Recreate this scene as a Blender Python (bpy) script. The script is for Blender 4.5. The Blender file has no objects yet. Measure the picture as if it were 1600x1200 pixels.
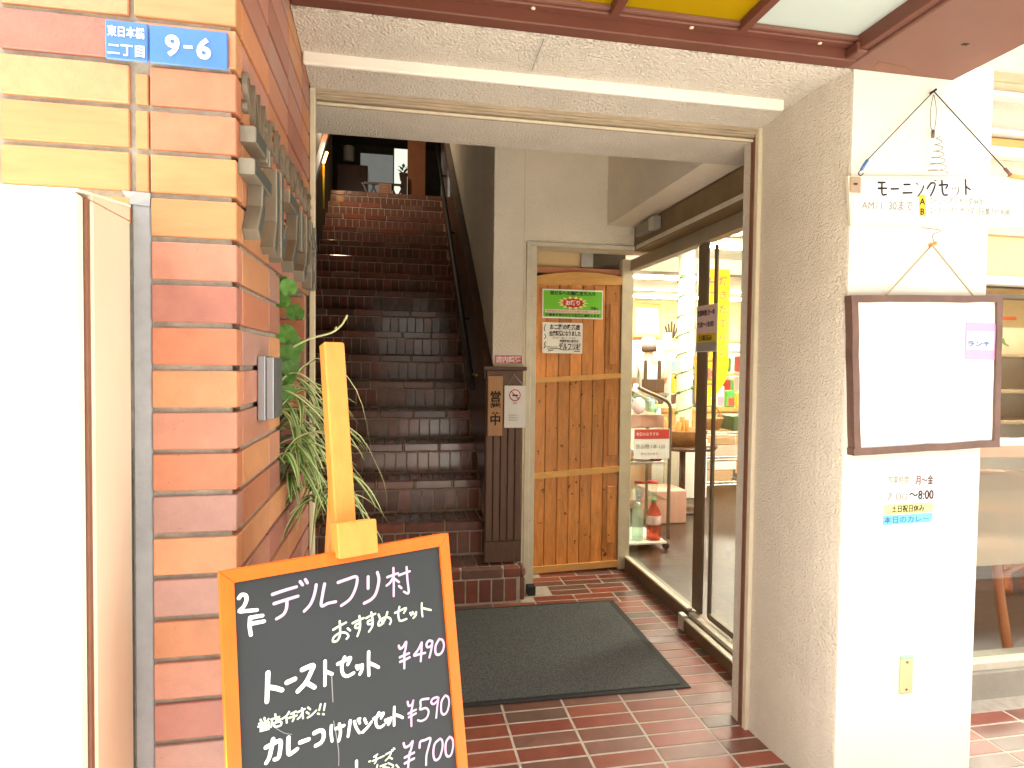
import bpy, bmesh, math, random
from mathutils import Vector, Matrix
random.seed(7)
S = bpy.context.scene
COL = S.collection
rad = math.radians

# ------------------------------------------------------------------ camera, sky, sun, exposure
cam_d = bpy.data.cameras.new("camera"); cam = bpy.data.objects.new("camera", cam_d); COL.objects.link(cam)
cam_d.sensor_width = 36; cam_d.lens = 21.638; cam_d.clip_start = 0.02; cam_d.clip_end = 500
def _rot(yaw, pitch, roll):
    B = Matrix(((1, 0, 0), (0, 0, -1), (0, 1, 0)))
    Ry = Matrix(((math.cos(yaw), 0, math.sin(yaw)), (0, 1, 0), (-math.sin(yaw), 0, math.cos(yaw))))
    Rx = Matrix(((1, 0, 0), (0, math.cos(pitch), -math.sin(pitch)), (0, math.sin(pitch), math.cos(pitch))))
    Rz = Matrix(((math.cos(roll), -math.sin(roll), 0), (math.sin(roll), math.cos(roll), 0), (0, 0, 1)))
    return Rz @ Rx @ Ry @ B
R = _rot(-0.186585, 0.030975, 0.011761)
cm = Matrix((R[0], -R[1], -R[2])).transposed().to_4x4(); cm.translation = (0, 0, 1.35)
cam.matrix_world = cm
S.camera = cam

SUN_EL, SUN_AZ = 52, 271          # elevation; azimuth clockwise from +Y (street side, behind the camera, a little left)
w = bpy.data.worlds.new("World"); S.world = w; w.use_nodes = True
nt = w.node_tree; nt.nodes.clear()
out = nt.nodes.new("ShaderNodeOutputWorld"); bg = nt.nodes.new("ShaderNodeBackground")
sky = nt.nodes.new("ShaderNodeTexSky"); sky.sky_type = 'NISHITA'; sky.sun_disc = False
sky.sun_elevation = rad(SUN_EL); sky.sun_rotation = rad(SUN_AZ); sky.dust_density = 4; sky.air_density = 1.2
hs = nt.nodes.new("ShaderNodeHueSaturation"); hs.inputs['Saturation'].default_value = 0.22
tint = nt.nodes.new("ShaderNodeMix"); tint.data_type = 'RGBA'; tint.blend_type = 'MULTIPLY'; tint.inputs[0].default_value = 1
tint.inputs[7].default_value = (1.0, 0.965, 0.885, 1)
bg.inputs[1].default_value = 0.15
nt.links.new(sky.outputs[0], hs.inputs['Color']); nt.links.new(hs.outputs[0], tint.inputs[6])
nt.links.new(tint.outputs[2], bg.inputs[0]); nt.links.new(bg.outputs[0], out.inputs[0])
sl = bpy.data.lights.new("sun", 'SUN'); sl.energy = 3.6; sl.angle = rad(1.0); sl.color = (1, .95, .87)
so = bpy.data.objects.new("sun", sl); COL.objects.link(so)
d = Vector((math.sin(rad(SUN_AZ)) * math.cos(rad(SUN_EL)), math.cos(rad(SUN_AZ)) * math.cos(rad(SUN_EL)), math.sin(rad(SUN_EL))))
so.rotation_euler = d.to_track_quat('Z', 'Y').to_euler(); so.location = (0, -6, 8)
S.view_settings.view_transform = 'Standard'; S.view_settings.look = 'None'; S.view_settings.gamma = 1
S.view_settings.exposure = 3.0
S.render.engine = 'CYCLES'
S.cycles.use_denoising = True
S.cycles.max_bounces = 10; S.cycles.diffuse_bounces = 6; S.cycles.glossy_bounces = 4; S.cycles.transparent_max_bounces = 12
S.cycles.sample_clamp_indirect = 8; S.cycles.caustics_reflective = False; S.cycles.caustics_refractive = False

# ------------------------------------------------------------------ materials
MATS = {}
def mat(name, col, rough=.6, spec=.5, metal=0, var=.12, vscale=6, bump=0, bscale=60, bdist=.004, rnd=0, hues=None,
        emit=None, estr=0, stretch=None, coat=0, spots=None, bump2=None, rawspots=False):
    """procedural material: colour with noise wear in world space, optional per-piece variation, bump"""
    if name in MATS: return MATS[name]
    m = bpy.data.materials.new(name); m.use_nodes = True; t = m.node_tree; N = t.nodes; L = t.links
    b = N['Principled BSDF']
    b.inputs['Roughness'].default_value = rough; b.inputs['Metallic'].default_value = metal
    b.inputs['Specular IOR Level'].default_value = spec; b.inputs['Coat Weight'].default_value = coat
    geo = N.new('ShaderNodeNewGeometry'); src = raw = geo.outputs['Position']
    if stretch:
        mp = N.new('ShaderNodeMapping'); mp.inputs['Scale'].default_value = stretch; L.new(src, mp.inputs[0]); src = mp.outputs[0]
    base = None
    if hues:
        oi = N.new('ShaderNodeObjectInfo'); cr = N.new('ShaderNodeValToRGB'); cr.color_ramp.interpolation = 'CONSTANT'
        e = cr.color_ramp.elements
        while len(e) < len(hues): e.new(.5)
        for i, h in enumerate(hues): e[i].position = i / len(hues); e[i].color = (*h, 1)
        L.new(oi.outputs['Random'], cr.inputs[0]); base = cr.outputs[0]
    n1 = N.new('ShaderNodeTexNoise'); n1.inputs['Scale'].default_value = vscale; n1.inputs['Detail'].default_value = 6; n1.inputs['Roughness'].default_value = .65
    L.new(src, n1.inputs['Vector'])
    mr = N.new('ShaderNodeMapRange'); mr.inputs[1].default_value = .25; mr.inputs[2].default_value = .75
    mr.inputs[3].default_value = 1 - var; mr.inputs[4].default_value = 1 + var; L.new(n1.outputs[0], mr.inputs[0])
    val = mr.outputs[0]
    if rnd:
        oi2 = N.new('ShaderNodeObjectInfo'); mr2 = N.new('ShaderNodeMapRange'); mr2.inputs[3].default_value = 1 - rnd; mr2.inputs[4].default_value = 1 + rnd
        ml = N.new('ShaderNodeMath'); ml.operation = 'MULTIPLY_ADD'; ml.inputs[1].default_value = 7.31; ml.inputs[2].default_value = .13
        fr = N.new('ShaderNodeMath'); fr.operation = 'FRACT'
        L.new(oi2.outputs['Random'], ml.inputs[0]); L.new(ml.outputs[0], fr.inputs[0]); L.new(fr.outputs[0], mr2.inputs[0])
        mm = N.new('ShaderNodeMath'); mm.operation = 'MULTIPLY'; L.new(val, mm.inputs[0]); L.new(mr2.outputs[0], mm.inputs[1]); val = mm.outputs[0]
    mx = N.new('ShaderNodeVectorMath'); mx.operation = 'SCALE'
    if base: L.new(base, mx.inputs[0])
    else: mx.inputs[0].default_value = col
    L.new(val, mx.inputs['Scale'])
    colout = mx.outputs[0]
    if spots:   # (scale, threshold, colour): small marks with a shape of their own
        vs = N.new('ShaderNodeTexNoise'); vs.inputs['Scale'].default_value = spots[0]; vs.inputs['Detail'].default_value = 3; L.new(raw if rawspots else src, vs.inputs['Vector'])
        r3 = N.new('ShaderNodeMapRange'); r3.inputs[1].default_value = spots[1]; r3.inputs[2].default_value = spots[1] + .05; L.new(vs.outputs[0], r3.inputs[0])
        mc = N.new('ShaderNodeMix'); mc.data_type = 'RGBA'; mc.inputs[7].default_value = (*spots[2], 1)
        L.new(r3.outputs[0], mc.inputs[0]); L.new(colout, mc.inputs[6]); colout = mc.outputs[2]
    L.new(colout, b.inputs['Base Color'])
    rr = N.new('ShaderNodeMapRange'); rr.inputs[3].default_value = max(0.02, rough - .1); rr.inputs[4].default_value = min(1, rough + .12)
    L.new(n1.outputs[0], rr.inputs[0]); L.new(rr.outputs[0], b.inputs['Roughness'])
    if bump:
        n2 = N.new('ShaderNodeTexNoise'); n2.inputs['Scale'].default_value = bscale; n2.inputs['Detail'].default_value = 4; n2.inputs['Roughness'].default_value = .55
        L.new(src, n2.inputs['Vector']); h = n2.outputs[0]
        if bump2:
            vo = N.new('ShaderNodeTexVoronoi'); vo.feature = 'SMOOTH_F1'; vo.inputs['Scale'].default_value = bump2; L.new(src, vo.inputs['Vector'])
            sb = N.new('ShaderNodeMath'); sb.operation = 'SUBTRACT'; L.new(h, sb.inputs[0])
            hf = N.new('ShaderNodeMath'); hf.operation = 'MULTIPLY'; hf.inputs[1].default_value = .6; L.new(vo.outputs['Distance'], hf.inputs[0]); L.new(hf.outputs[0], sb.inputs[1]); h = sb.outputs[0]
        bp = N.new('ShaderNodeBump'); bp.inputs['Strength'].default_value = bump; bp.inputs['Distance'].default_value = bdist
        L.new(h, bp.inputs['Height']); L.new(bp.outputs[0], b.inputs['Normal'])
    if emit:
        b.inputs['Emission Color'].default_value = (*emit, 1); b.inputs['Emission Strength'].default_value = estr
    MATS[name] = m; return m

def glassmat(name, tint=(1, 1, 1), refl=1.0, film=0, filmcol=(.8, .8, .8)):
    if name in MATS: return MATS[name]
    m = bpy.data.materials.new(name); m.use_nodes = True; t = m.node_tree; N = t.nodes; L = t.links; N.clear()
    o = N.new('ShaderNodeOutputMaterial'); tr = N.new('ShaderNodeBsdfTransparent'); tr.inputs[0].default_value = (*tint, 1)
    gl = N.new('ShaderNodeBsdfGlossy'); gl.inputs['Roughness'].default_value = .01
    fr = N.new('ShaderNodeFresnel'); fr.inputs[0].default_value = 1.5
    mm = N.new('ShaderNodeMath'); mm.operation = 'MULTIPLY'; mm.inputs[1].default_value = refl; L.new(fr.outputs[0], mm.inputs[0])
    ge = N.new('ShaderNodeNewGeometry'); iv = N.new('ShaderNodeMath'); iv.operation = 'SUBTRACT'; iv.inputs[0].default_value = 1; L.new(ge.outputs['Backfacing'], iv.inputs[1])
    m3 = N.new('ShaderNodeMath'); m3.operation = 'MULTIPLY'; L.new(mm.outputs[0], m3.inputs[0]); L.new(iv.outputs[0], m3.inputs[1]); mm = m3
    mx = N.new('ShaderNodeMixShader'); L.new(mm.outputs[0], mx.inputs[0]); L.new(tr.outputs[0], mx.inputs[1]); L.new(gl.outputs[0], mx.inputs[2])
    last = mx
    if film:
        df = N.new('ShaderNodeBsdfDiffuse'); df.inputs[0].default_value = (*filmcol, 1)
        tl = N.new('ShaderNodeBsdfTranslucent'); tl.inputs[0].default_value = (*filmcol, 1)
        a = N.new('ShaderNodeMixShader'); a.inputs[0].default_value = .6; L.new(df.outputs[0], a.inputs[1]); L.new(tl.outputs[0], a.inputs[2])
        f = N.new('ShaderNodeMixShader'); f.inputs[0].default_value = film; L.new(last.outputs[0], f.inputs[1]); L.new(a.outputs[0], f.inputs[2]); last = f
    L.new(last.outputs[0], o.inputs[0]); MATS[name] = m; return m

M_brick = mat('brick_face', None, .42, .45, var=.15, vscale=22, bump=.25, bscale=190, bdist=.0025, rnd=.12, spots=(130, .72, (.20, .085, .05)),
    hues=[(.47, .195, .095), (.44, .195, .13), (.39, .18, .14), (.49, .225, .11), (.37, .20, .165), (.44, .165, .09), (.35, .14, .105)])
M_brick_y = mat('brick_pale_orange', (.46, .215, .092), .45, .4, var=.12, vscale=12, bump=.15, bscale=120, bdist=.002, rnd=.05, spots=(70, .76, (.35, .14, .06)), stretch=(1, 1, 6))
M_mortar = mat('mortar', (.36, .33, .28), .9, .2, var=.3, vscale=25, bump=.6, bscale=140, bdist=.004)
M_greystrip = mat('grey_cement', (.30, .31, .325), .85, .2, var=.14, vscale=18, bump=.35, bscale=70, bdist=.004)
M_plaster = mat('stucco_plaster', (.65, .585, .48), .92, .15, var=.10, vscale=3, bump=.75, bscale=125, bdist=.009, bump2=170, spots=(3.2, .74, (.56, .50, .41)))
M_lintel = mat('stucco_lintel', (.66, .60, .505), .92, .15, var=.10, vscale=3, bump=.9, bscale=120, bdist=.013, bump2=160)
M_plaster_s = mat('stucco_plaster_fine', (.82, .745, .61), .92, .15, var=.10, vscale=2.5, bump=.8, bscale=130, bdist=.008, bump2=170)
M_white = mat('white_painted_render', (.80, .76, .66), .75, .3, var=.05, vscale=2, bump=.15, bscale=120, bdist=.003, spots=(9, .72, (.70, .62, .46)))
M_cream = mat('cream_paint', (.66, .58, .42), .55, .4, var=.10, vscale=14, bump=.08, bscale=90)
M_creamgrey = mat('cream_steel_frame', (.62, .57, .45), .5, .4, var=.12, vscale=16, spots=(40, .74, (.22, .15, .09)))
M_batten = mat('white_batten', (.82, .78, .68), .6, .3, var=.05)
M_slot = mat('dusty_shutter_slat', (.40, .32, .22), .75, .3, var=.35, vscale=9, stretch=(1, 8, 30))
M_redrail = mat('red_brown_paint', (.20, .085, .05), .55, .4, var=.2, vscale=20)
M_canopy = mat('canopy_red_brown_paint', (.135, .045, .028), .5, .4, var=.16, vscale=5, bump=.1, bscale=40, spots=(26, .75, (.13, .05, .035)))
M_canopyb = mat('canopy_board_brown', (.19, .088, .062), .6, .35, var=.14, vscale=4, spots=(11, .74, (.11, .045, .03)))
M_tile = mat('floor_tile', None, .36, .5, var=.22, vscale=16, bump=.12, bscale=110, bdist=.002, rnd=.14,
    hues=[(.225, .058, .038), (.16, .064, .046), (.135, .08, .06), (.25, .068, .04), (.18, .078, .058), (.215, .05, .033)])
M_grout = mat('grout', (.46, .40, .33), .9, .2, var=.2, vscale=30)
M_sgrout = mat('stair_grout', (.48, .40, .31), .9, .2, var=.25, vscale=30)
M_stile = mat('stair_tile_glazed', None, .15, .6, var=.2, vscale=18, bump=.08, bscale=90, bdist=.002, rnd=.2,
    hues=[(.27, .10, .070), (.225, .10, .075), (.29, .10, .066), (.20, .096, .074), (.245, .13, .098)])
M_matpile = mat('grey_mat_pile', (.105, .108, .107), .95, .1, var=.75, vscale=130, bump=.8, bscale=420, bdist=.004)
M_rubber = mat('black_rubber', (.03, .03, .028), .7, .3, var=.15)
M_board = mat('chalkboard_grey', (.028, .032, .036), .6, .3, var=.12, vscale=7, spots=(5, .80, (.07, .07, .07)))
M_orange = mat('varnished_orange_wood', (.70, .125, .004), .4, .45, var=.12, vscale=9, stretch=(6, 6, 1), bump=.05, bscale=60)
M_pine = mat('varnished_pine', (.62, .26, .05), .42, .45, var=.14, vscale=10, stretch=(7, 7, 1), bump=.06, bscale=50)
M_chalkw = mat('marker_white', (.86, .86, .88), .7, .2, var=.03)
M_chalkp = mat('marker_pink', (.56, .40, .56), .7, .2, var=.03)
M_chalkg = mat('marker_pale_green', (.52, .62, .47), .7, .2, var=.03)
M_doorwood = mat('cedar_plank', (.58, .235, .06), .38, .5, var=.34, vscale=7, stretch=(9, 9, 1.2), bump=.12, bscale=40, rnd=.28, spots=(24, .665, (.12, .04, .013)), rawspots=True)
M_doorrail = mat('pale_pine_rail', (.66, .36, .11), .5, .4, var=.12, vscale=8, stretch=(1.5, 8, 8))
M_dkwood = mat('dark_stained_wood', (.13, .068, .042), .5, .4, var=.3, vscale=10, stretch=(8, 8, 1), bump=.15, bscale=50, rnd=.12)
M_rail = mat('varnished_dark_rail', (.075, .033, .018), .32, .5, var=.25, vscale=6, stretch=(4, 1, 1), coat=.3)
M_blacktube = mat('black_painted_tube', (.02, .02, .016), .65, .5, var=.1)
M_bamboo = mat('bamboo', (.45, .26, .09), .5, .4, var=.2, vscale=30)
M_greymetal = mat('aluminium_grey', (.36, .37, .39), .38, .5, metal=.6, var=.12, vscale=20, stretch=(1, 1, .2))
M_letterface = mat('letter_face_dark_green_grey', (.075, .085, .08), .5, .5, metal=.3, var=.15)
M_letterside = mat('letter_side_brass_grey', (.23, .205, .155), .45, .5, metal=.35, var=.15)
M_blue = mat('enamel_blue', (.055, .17, .48), .3, .5, var=.14, vscale=9, coat=.2)
M_whiteink = mat('white_enamel_ink', (.85, .85, .83), .5, .3, var=.02)
M_paper = mat('white_paper', (.84, .83, .79), .8, .2, var=.03)
M_cabinet = mat('cream_sheet_metal', (.84, .80, .68), .45, .4, var=.03, vscale=2, spots=(6, .75, (.72, .64, .46)))
M_cabside = mat('faded_peach_panel', (.70, .56, .42), .6, .35, var=.08, vscale=4, stretch=(1, 1, .3))
M_ink = mat('black_ink', (.025, .022, .022), .7, .2, var=.05)
M_greyink = mat('faded_grey_ink', (.34, .33, .29), .7, .2, var=.1)
M_redink = mat('red_ink', (.55, .05, .04), .7, .2, var=.05)
M_yellow = mat('yellow_paper', (.82, .62, .05), .7, .2, var=.04)
M_paleyellow = mat('pale_yellow_paper', (.84, .78, .30), .7, .2, var=.04)
M_pink = mat('pink_paper', (.80, .36, .58), .7, .2, var=.05)
M_palepink = mat('pale_pink_paper', (.83, .62, .62), .7, .2, var=.05)
M_cyan = mat('sky_blue_paper', (.18, .55, .80), .7, .2, var=.05)
M_green = mat('green_poster', (.16, .55, .03), .35, .5, var=.08)
M_framewood = mat('rough_dark_frame_wood', (.15, .085, .065), .6, .35, var=.3, vscale=14, bump=.2, bscale=40)
M_bronze = mat('bronze_sash', (.17, .135, .09), .4, .5, metal=.35, var=.15)
M_transom = mat('weathered_bronze_panel', (.20, .135, .065), .5, .45, metal=.2, var=.28, vscale=7, spots=(9, .70, (.27, .13, .04)))
M_silver = mat('satin_silver', (.55, .54, .50), .35, .5, metal=.6, var=.06)
M_concrete = mat('concrete', (.36, .33, .27), .9, .2, var=.16, vscale=8, bump=.3, bscale=60)
M_asphalt = mat('asphalt', (.05, .05, .05), .95, .2, var=.2, vscale=40)
M_glass = glassmat('clear_glass', (.95, .97, .95), 1.0)
M_frost = glassmat('frosted_film_glass', (.93, .93, .9), .6, .62, (.52, .47, .38))
M_cang_y = glassmat('yellow_frosted_glass', (.9, .6, .1), .3, .94, (.46, .33, .010))
M_cang_w = glassmat('white_frosted_glass', (.9, .9, .85), .3, .94, (.56, .59, .54))
M_petclear = glassmat('clear_plastic', (.86, .93, .88), .8, .18, (.7, .8, .7))
M_pettea = glassmat('red_tea_plastic', (.75, .30, .22), .8, .35, (.6, .22, .15))
M_leaf = mat('leaf_green', (.10, .25, .03), .45, .4, var=.25, vscale=20, rnd=.2)
M_leafpale = mat('leaf_edge_cream', (.60, .66, .34), .5, .4, var=.15, vscale=20)
M_geran = mat('round_leaf_green', (.075, .20, .025), .5, .4, var=.3, vscale=60, rnd=.3)
M_stem = mat('stem_tan', (.42, .36, .16), .6, .3, var=.2)
M_shopwall = mat('shop_cream_wall', (.74, .55, .30), .8, .2, var=.05)
M_shopwhite = mat('shop_white', (.80, .77, .68), .6, .3, var=.05)
M_shopfloor = mat('shop_wood_floor', (.05, .027, .015), .35, .45, var=.25, vscale=6, stretch=(1, 6, 1))
M_tube = mat('fluorescent_tube', (.9, .9, .9), .5, emit=(1, .95, .82), estr=14)
M_skin = mat('skin', (.55, .30, .20), .6, .3, var=.05)
M_cloth = mat('white_cotton', (.78, .76, .70), .9, .1, var=.05)
M_apron = mat('brown_apron', (.09, .06, .04), .9, .1, var=.1)
M_chair = mat('bent_orange_wood', (.40, .12, .03), .4, .45, var=.15, vscale=8)
M_rattan = mat('rattan', (.36, .18, .07), .7, .2, var=.3, vscale=60)
M_bread = mat('bread_crust', (.58, .27, .08), .7, .2, var=.25, vscale=25)
M_carton = mat('cardboard', (.46, .30, .17), .85, .1, var=.08)
M_peach = mat('peach_carton', (.62, .36, .28), .8, .2, var=.08)
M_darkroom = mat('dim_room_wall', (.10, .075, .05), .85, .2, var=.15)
M_ceil = mat('ceiling_white', (.74, .72, .64), .9, .1, var=.03)

# ------------------------------------------------------------------ builders
WL = {}          # world location of every object
def _link(o, name, parent, loc, mtx=None):
    o.name = name; COL.objects.link(o); loc = Vector(loc)
    if parent is not None:
        o.parent = parent; o.location = loc - WL.get(parent.name, Vector())
    else: o.location = loc
    WL[o.name] = loc
    return o
def tag(o, label, cat, group=None):
    o['label'] = label; o['category'] = cat
    if group: o['group'] = group
    return o
def thing(name, label, cat, loc=(0, 0, 0), group=None):
    o = bpy.data.objects.new(name, None); o.empty_display_size = .05; _link(o, name, None, loc); return tag(o, label, cat, group)
def struct(name, loc=(0, 0, 0)):
    o = bpy.data.objects.new(name, None); o.empty_display_size = .05; _link(o, name, None, loc); o['kind'] = 'structure'; return o
CACHE = {}
def bevmesh(dx, dy, dz, bev, m):
    key = (round(dx, 4), round(dy, 4), round(dz, 4), bev, m.name)
    if key in CACHE: return CACHE[key]
    bm = bmesh.new(); bmesh.ops.create_cube(bm, size=1)
    bmesh.ops.scale(bm, vec=(dx, dy, dz), verts=bm.verts)
    if bev: bmesh.ops.bevel(bm, geom=list(bm.edges), offset=min(bev, .45 * min(dx, dy, dz)), segments=1, affect='EDGES', profile=.5)
    me = bpy.data.meshes.new('block'); bm.to_mesh(me); bm.free(); me.materials.append(m); CACHE[key] = me; return me
def box(name, par, x, y, z, m, bev=.002, rot=None):
    me = bevmesh(x[1] - x[0], y[1] - y[0], z[1] - z[0], bev, m)
    o = bpy.data.objects.new(name, me); _link(o, name, par, ((x[0] + x[1]) / 2, (y[0] + y[1]) / 2, (z[0] + z[1]) / 2))
    if rot: o.rotation_euler = rot
    return o
def boxes(name, par, lst, m, bev=0):
    """several blocks that belong to one piece (one mesh)"""
    bm = bmesh.new()
    for x, y, z in lst:
        r = bmesh.ops.create_cube(bm, size=1)['verts']
        bmesh.ops.scale(bm, vec=(x[1] - x[0], y[1] - y[0], z[1] - z[0]), verts=r)
        bmesh.ops.translate(bm, vec=((x[0] + x[1]) / 2, (y[0] + y[1]) / 2, (z[0] + z[1]) / 2), verts=r)
    if bev: bmesh.ops.bevel(bm, geom=list(bm.edges), offset=bev, segments=1, affect='EDGES', profile=.5)
    return fin(name, bm, m, par)
def fin(name, bm, m, par=None, smooth=False):
    c = sum((v.co for v in bm.verts), Vector()) / max(1, len(bm.verts))
    bmesh.ops.translate(bm, vec=-c, verts=bm.verts)
    bmesh.ops.recalc_face_normals(bm, faces=bm.faces)
    me = bpy.data.meshes.new(name); bm.to_mesh(me); bm.free()
    for mm in (m if isinstance(m, (list, tuple)) else [m]): me.materials.append(mm)
    if smooth:
        for p in me.polygons: p.use_smooth = True
    return _link(bpy.data.objects.new(name, me), name, par, c)
def prism(name, par, pts, vec, m):
    """polygon (3D points) swept along vec"""
    bm = bmesh.new(); a = [bm.verts.new(p) for p in pts]; v = Vector(vec); b = [bm.verts.new(Vector(p) + v) for p in pts]
    bm.faces.new(a); bm.faces.new(b[::-1]); n = len(a)
    for i in range(n): bm.faces.new((a[i], b[i], b[(i + 1) % n], a[(i + 1) % n]))
    return fin(name, bm, m, par)
def tube_into(bm, pts, r, seg=8, cap=True):
    pts = [Vector(p) for p in pts]; rings = []
    up = Vector((0, 0, 1))
    for i, p in enumerate(pts):
        t = (pts[min(i + 1, len(pts) - 1)] - pts[max(i - 1, 0)]).normalized()
        a = t.cross(up if abs(t.z) < .95 else Vector((1, 0, 0))).normalized(); b = t.cross(a)
        ri = r[i] if isinstance(r, (list, tuple)) else r
        rings.append([bm.verts.new(p + ri * (math.cos(k * 2 * math.pi / seg) * a + math.sin(k * 2 * math.pi / seg) * b)) for k in range(seg)])
    for q in range(len(rings) - 1):
        for k in range(seg): bm.faces.new((rings[q][k], rings[q][(k + 1) % seg], rings[q + 1][(k + 1) % seg], rings[q + 1][k]))
    if cap: bm.faces.new(rings[0][::-1]); bm.faces.new(rings[-1])
def tube(name, par, pts, r, m, seg=8):
    bm = bmesh.new(); tube_into(bm, pts, r, seg); return fin(name, bm, m, par, True)
def lathe(name, par, prof, loc, m, seg=20):
    bm = bmesh.new(); rings = []
    for r, z in prof: rings.append([bm.verts.new((loc[0] + r * math.cos(k * 2 * math.pi / seg), loc[1] + r * math.sin(k * 2 * math.pi / seg), loc[2] + z)) for k in range(seg)])
    for q in range(len(rings) - 1):
        for k in range(seg): bm.faces.new((rings[q][k], rings[q][(k + 1) % seg], rings[q + 1][(k + 1) % seg], rings[q + 1][k]))
    bm.faces.new(rings[0][::-1]); bm.faces.new(rings[-1])
    return fin(name, bm, m, par, True)
def smooth_pts(p, n=5):
    if len(p) < 3: return p
    o = []
    for i in range(len(p) - 1):
        a, b, c, e = p[max(i - 1, 0)], p[i], p[i + 1], p[min(i + 2, len(p) - 1)]
        for k in range(n):
            t = k / n
            o.append(tuple(.5 * (2 * b[j] + (c[j] - a[j]) * t + (2 * a[j] - 5 * b[j] + 4 * c[j] - e[j]) * t * t + (3 * b[j] - a[j] - 3 * c[j] + e[j]) * t ** 3) for j in range(len(b))))
    o.append(p[-1]); return o
def writing(name, par, strokes, O, U, V, Nn, m, th=.0006):
    """handwritten strokes [(width_mm, [u,v...] mm)] as ink ribbons lying on the plane O + u*U + v*V"""
    bm = bmesh.new(); O, U, V, Nn = Vector(O), Vector(U), Vector(V), Vector(Nn); k = 0
    for wd, fl in strokes:
        pts = smooth_pts([(fl[i], fl[i + 1]) for i in range(0, len(fl), 2)])
        h = wd / 2; L, Rr = [], []
        P = [Vector(p) for p in pts]
        if len(P) < 2: continue
        d0 = (P[0] - P[1]).normalized(); d1 = (P[-1] - P[-2]).normalized()
        n_ = len(P); ring = []
        left, right = [], []
        for i in range(n_):
            t = (P[min(i + 1, n_ - 1)] - P[max(i - 1, 0)]).normalized(); q = Vector((-t.y, t.x)) * h * (1 - .12 * i / n_)
            left.append(P[i] + q); right.append(P[i] - q)
        off = th + .00008 * (k % 7); k += 1
        W3 = lambda c: O + U * (c.x / 1000) + V * (c.y / 1000) + Nn * off
        lv = [bm.verts.new(W3(c)) for c in left]; rv = [bm.verts.new(W3(c)) for c in right]
        for i in range(n_ - 1): bm.faces.new((lv[i], rv[i], rv[i + 1], lv[i + 1]))
        for cpt, dd, a, b in ((P[0], d0, lv[0], rv[0]), (P[-1], d1, rv[-1], lv[-1])):
            perp = Vector((-dd.y, dd.x)); vs = []
            for s in range(1, 5):
                an = math.pi * s / 5
                vs.append((math.cos(an), math.sin(an)))
            hh = (a.co - b.co).length * 500
            sgn = 1 if (Vector(((a.co - b.co).dot(U), (a.co - b.co).dot(V)))).dot(perp) > 0 else -1
            mid = [bm.verts.new(W3(cpt + perp * sgn * hh * c + dd * hh * s)) for c, s in vs]
            bm.faces.new([a] + mid + [b])
    for f in bm.faces:
        f.normal_update()
        if f.normal.dot(Nn) < 0: f.normal_flip()
    c = sum((v.co for v in bm.verts), Vector()) / len(bm.verts); bmesh.ops.translate(bm, vec=-c, verts=bm.verts)
    me = bpy.data.meshes.new(name); bm.to_mesh(me); bm.free(); me.materials.append(m)
    return _link(bpy.data.objects.new(name, me), name, par, c)
def text(name, par, body, size, O, U, V, m, extr=.0004, bold=0, align='LEFT', sx=1, maxw=None, mats=None, spacing=1.0):
    """printed or raised lettering at O reading along U, up along V"""
    cu = bpy.data.curves.new(name, 'FONT'); cu.body = body; cu.size = size; cu.extrude = extr; cu.offset = bold; cu.align_x = align; cu.resolution_u = 3
    cu.space_character = spacing
    to = bpy.data.objects.new('tmp_text', cu); COL.objects.link(to)
    dg = bpy.context.evaluated_depsgraph_get(); dg.update()
    me = bpy.data.meshes.new_from_object(to.evaluated_get(dg)); bpy.data.objects.remove(to); bpy.data.curves.remove(cu)
    me.materials.clear(); me.name = name
    U, V = Vector(U), Vector(V); Nn = U.cross(V)
    xs = [v.co.x for v in me.vertices] or [0]
    k = sx
    if maxw and (max(xs) - min(xs)) > 1e-6: k = maxw / (max(xs) - min(xs))
    x0 = min(xs) if align == 'LEFT' else 0
    if mats:
        for mm in mats: me.materials.append(mm)
        for p in me.polygons: p.material_index = 0 if p.normal.z > .9 else 1
    else: me.materials.append(m)
    c = Vector()
    for v in me.vertices:
        v.co = U * ((v.co.x - x0) * k) + V * v.co.y + Nn * (v.co.z + extr)
        c += v.co
    c /= max(1, len(me.vertices))
    for v in me.vertices: v.co -= c
    return _link(bpy.data.objects.new(name, me), name, par, Vector(O) + c)
XR, ZU, YB = (1, 0, 0), (0, 0, 1), (0, 1, 0)

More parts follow.
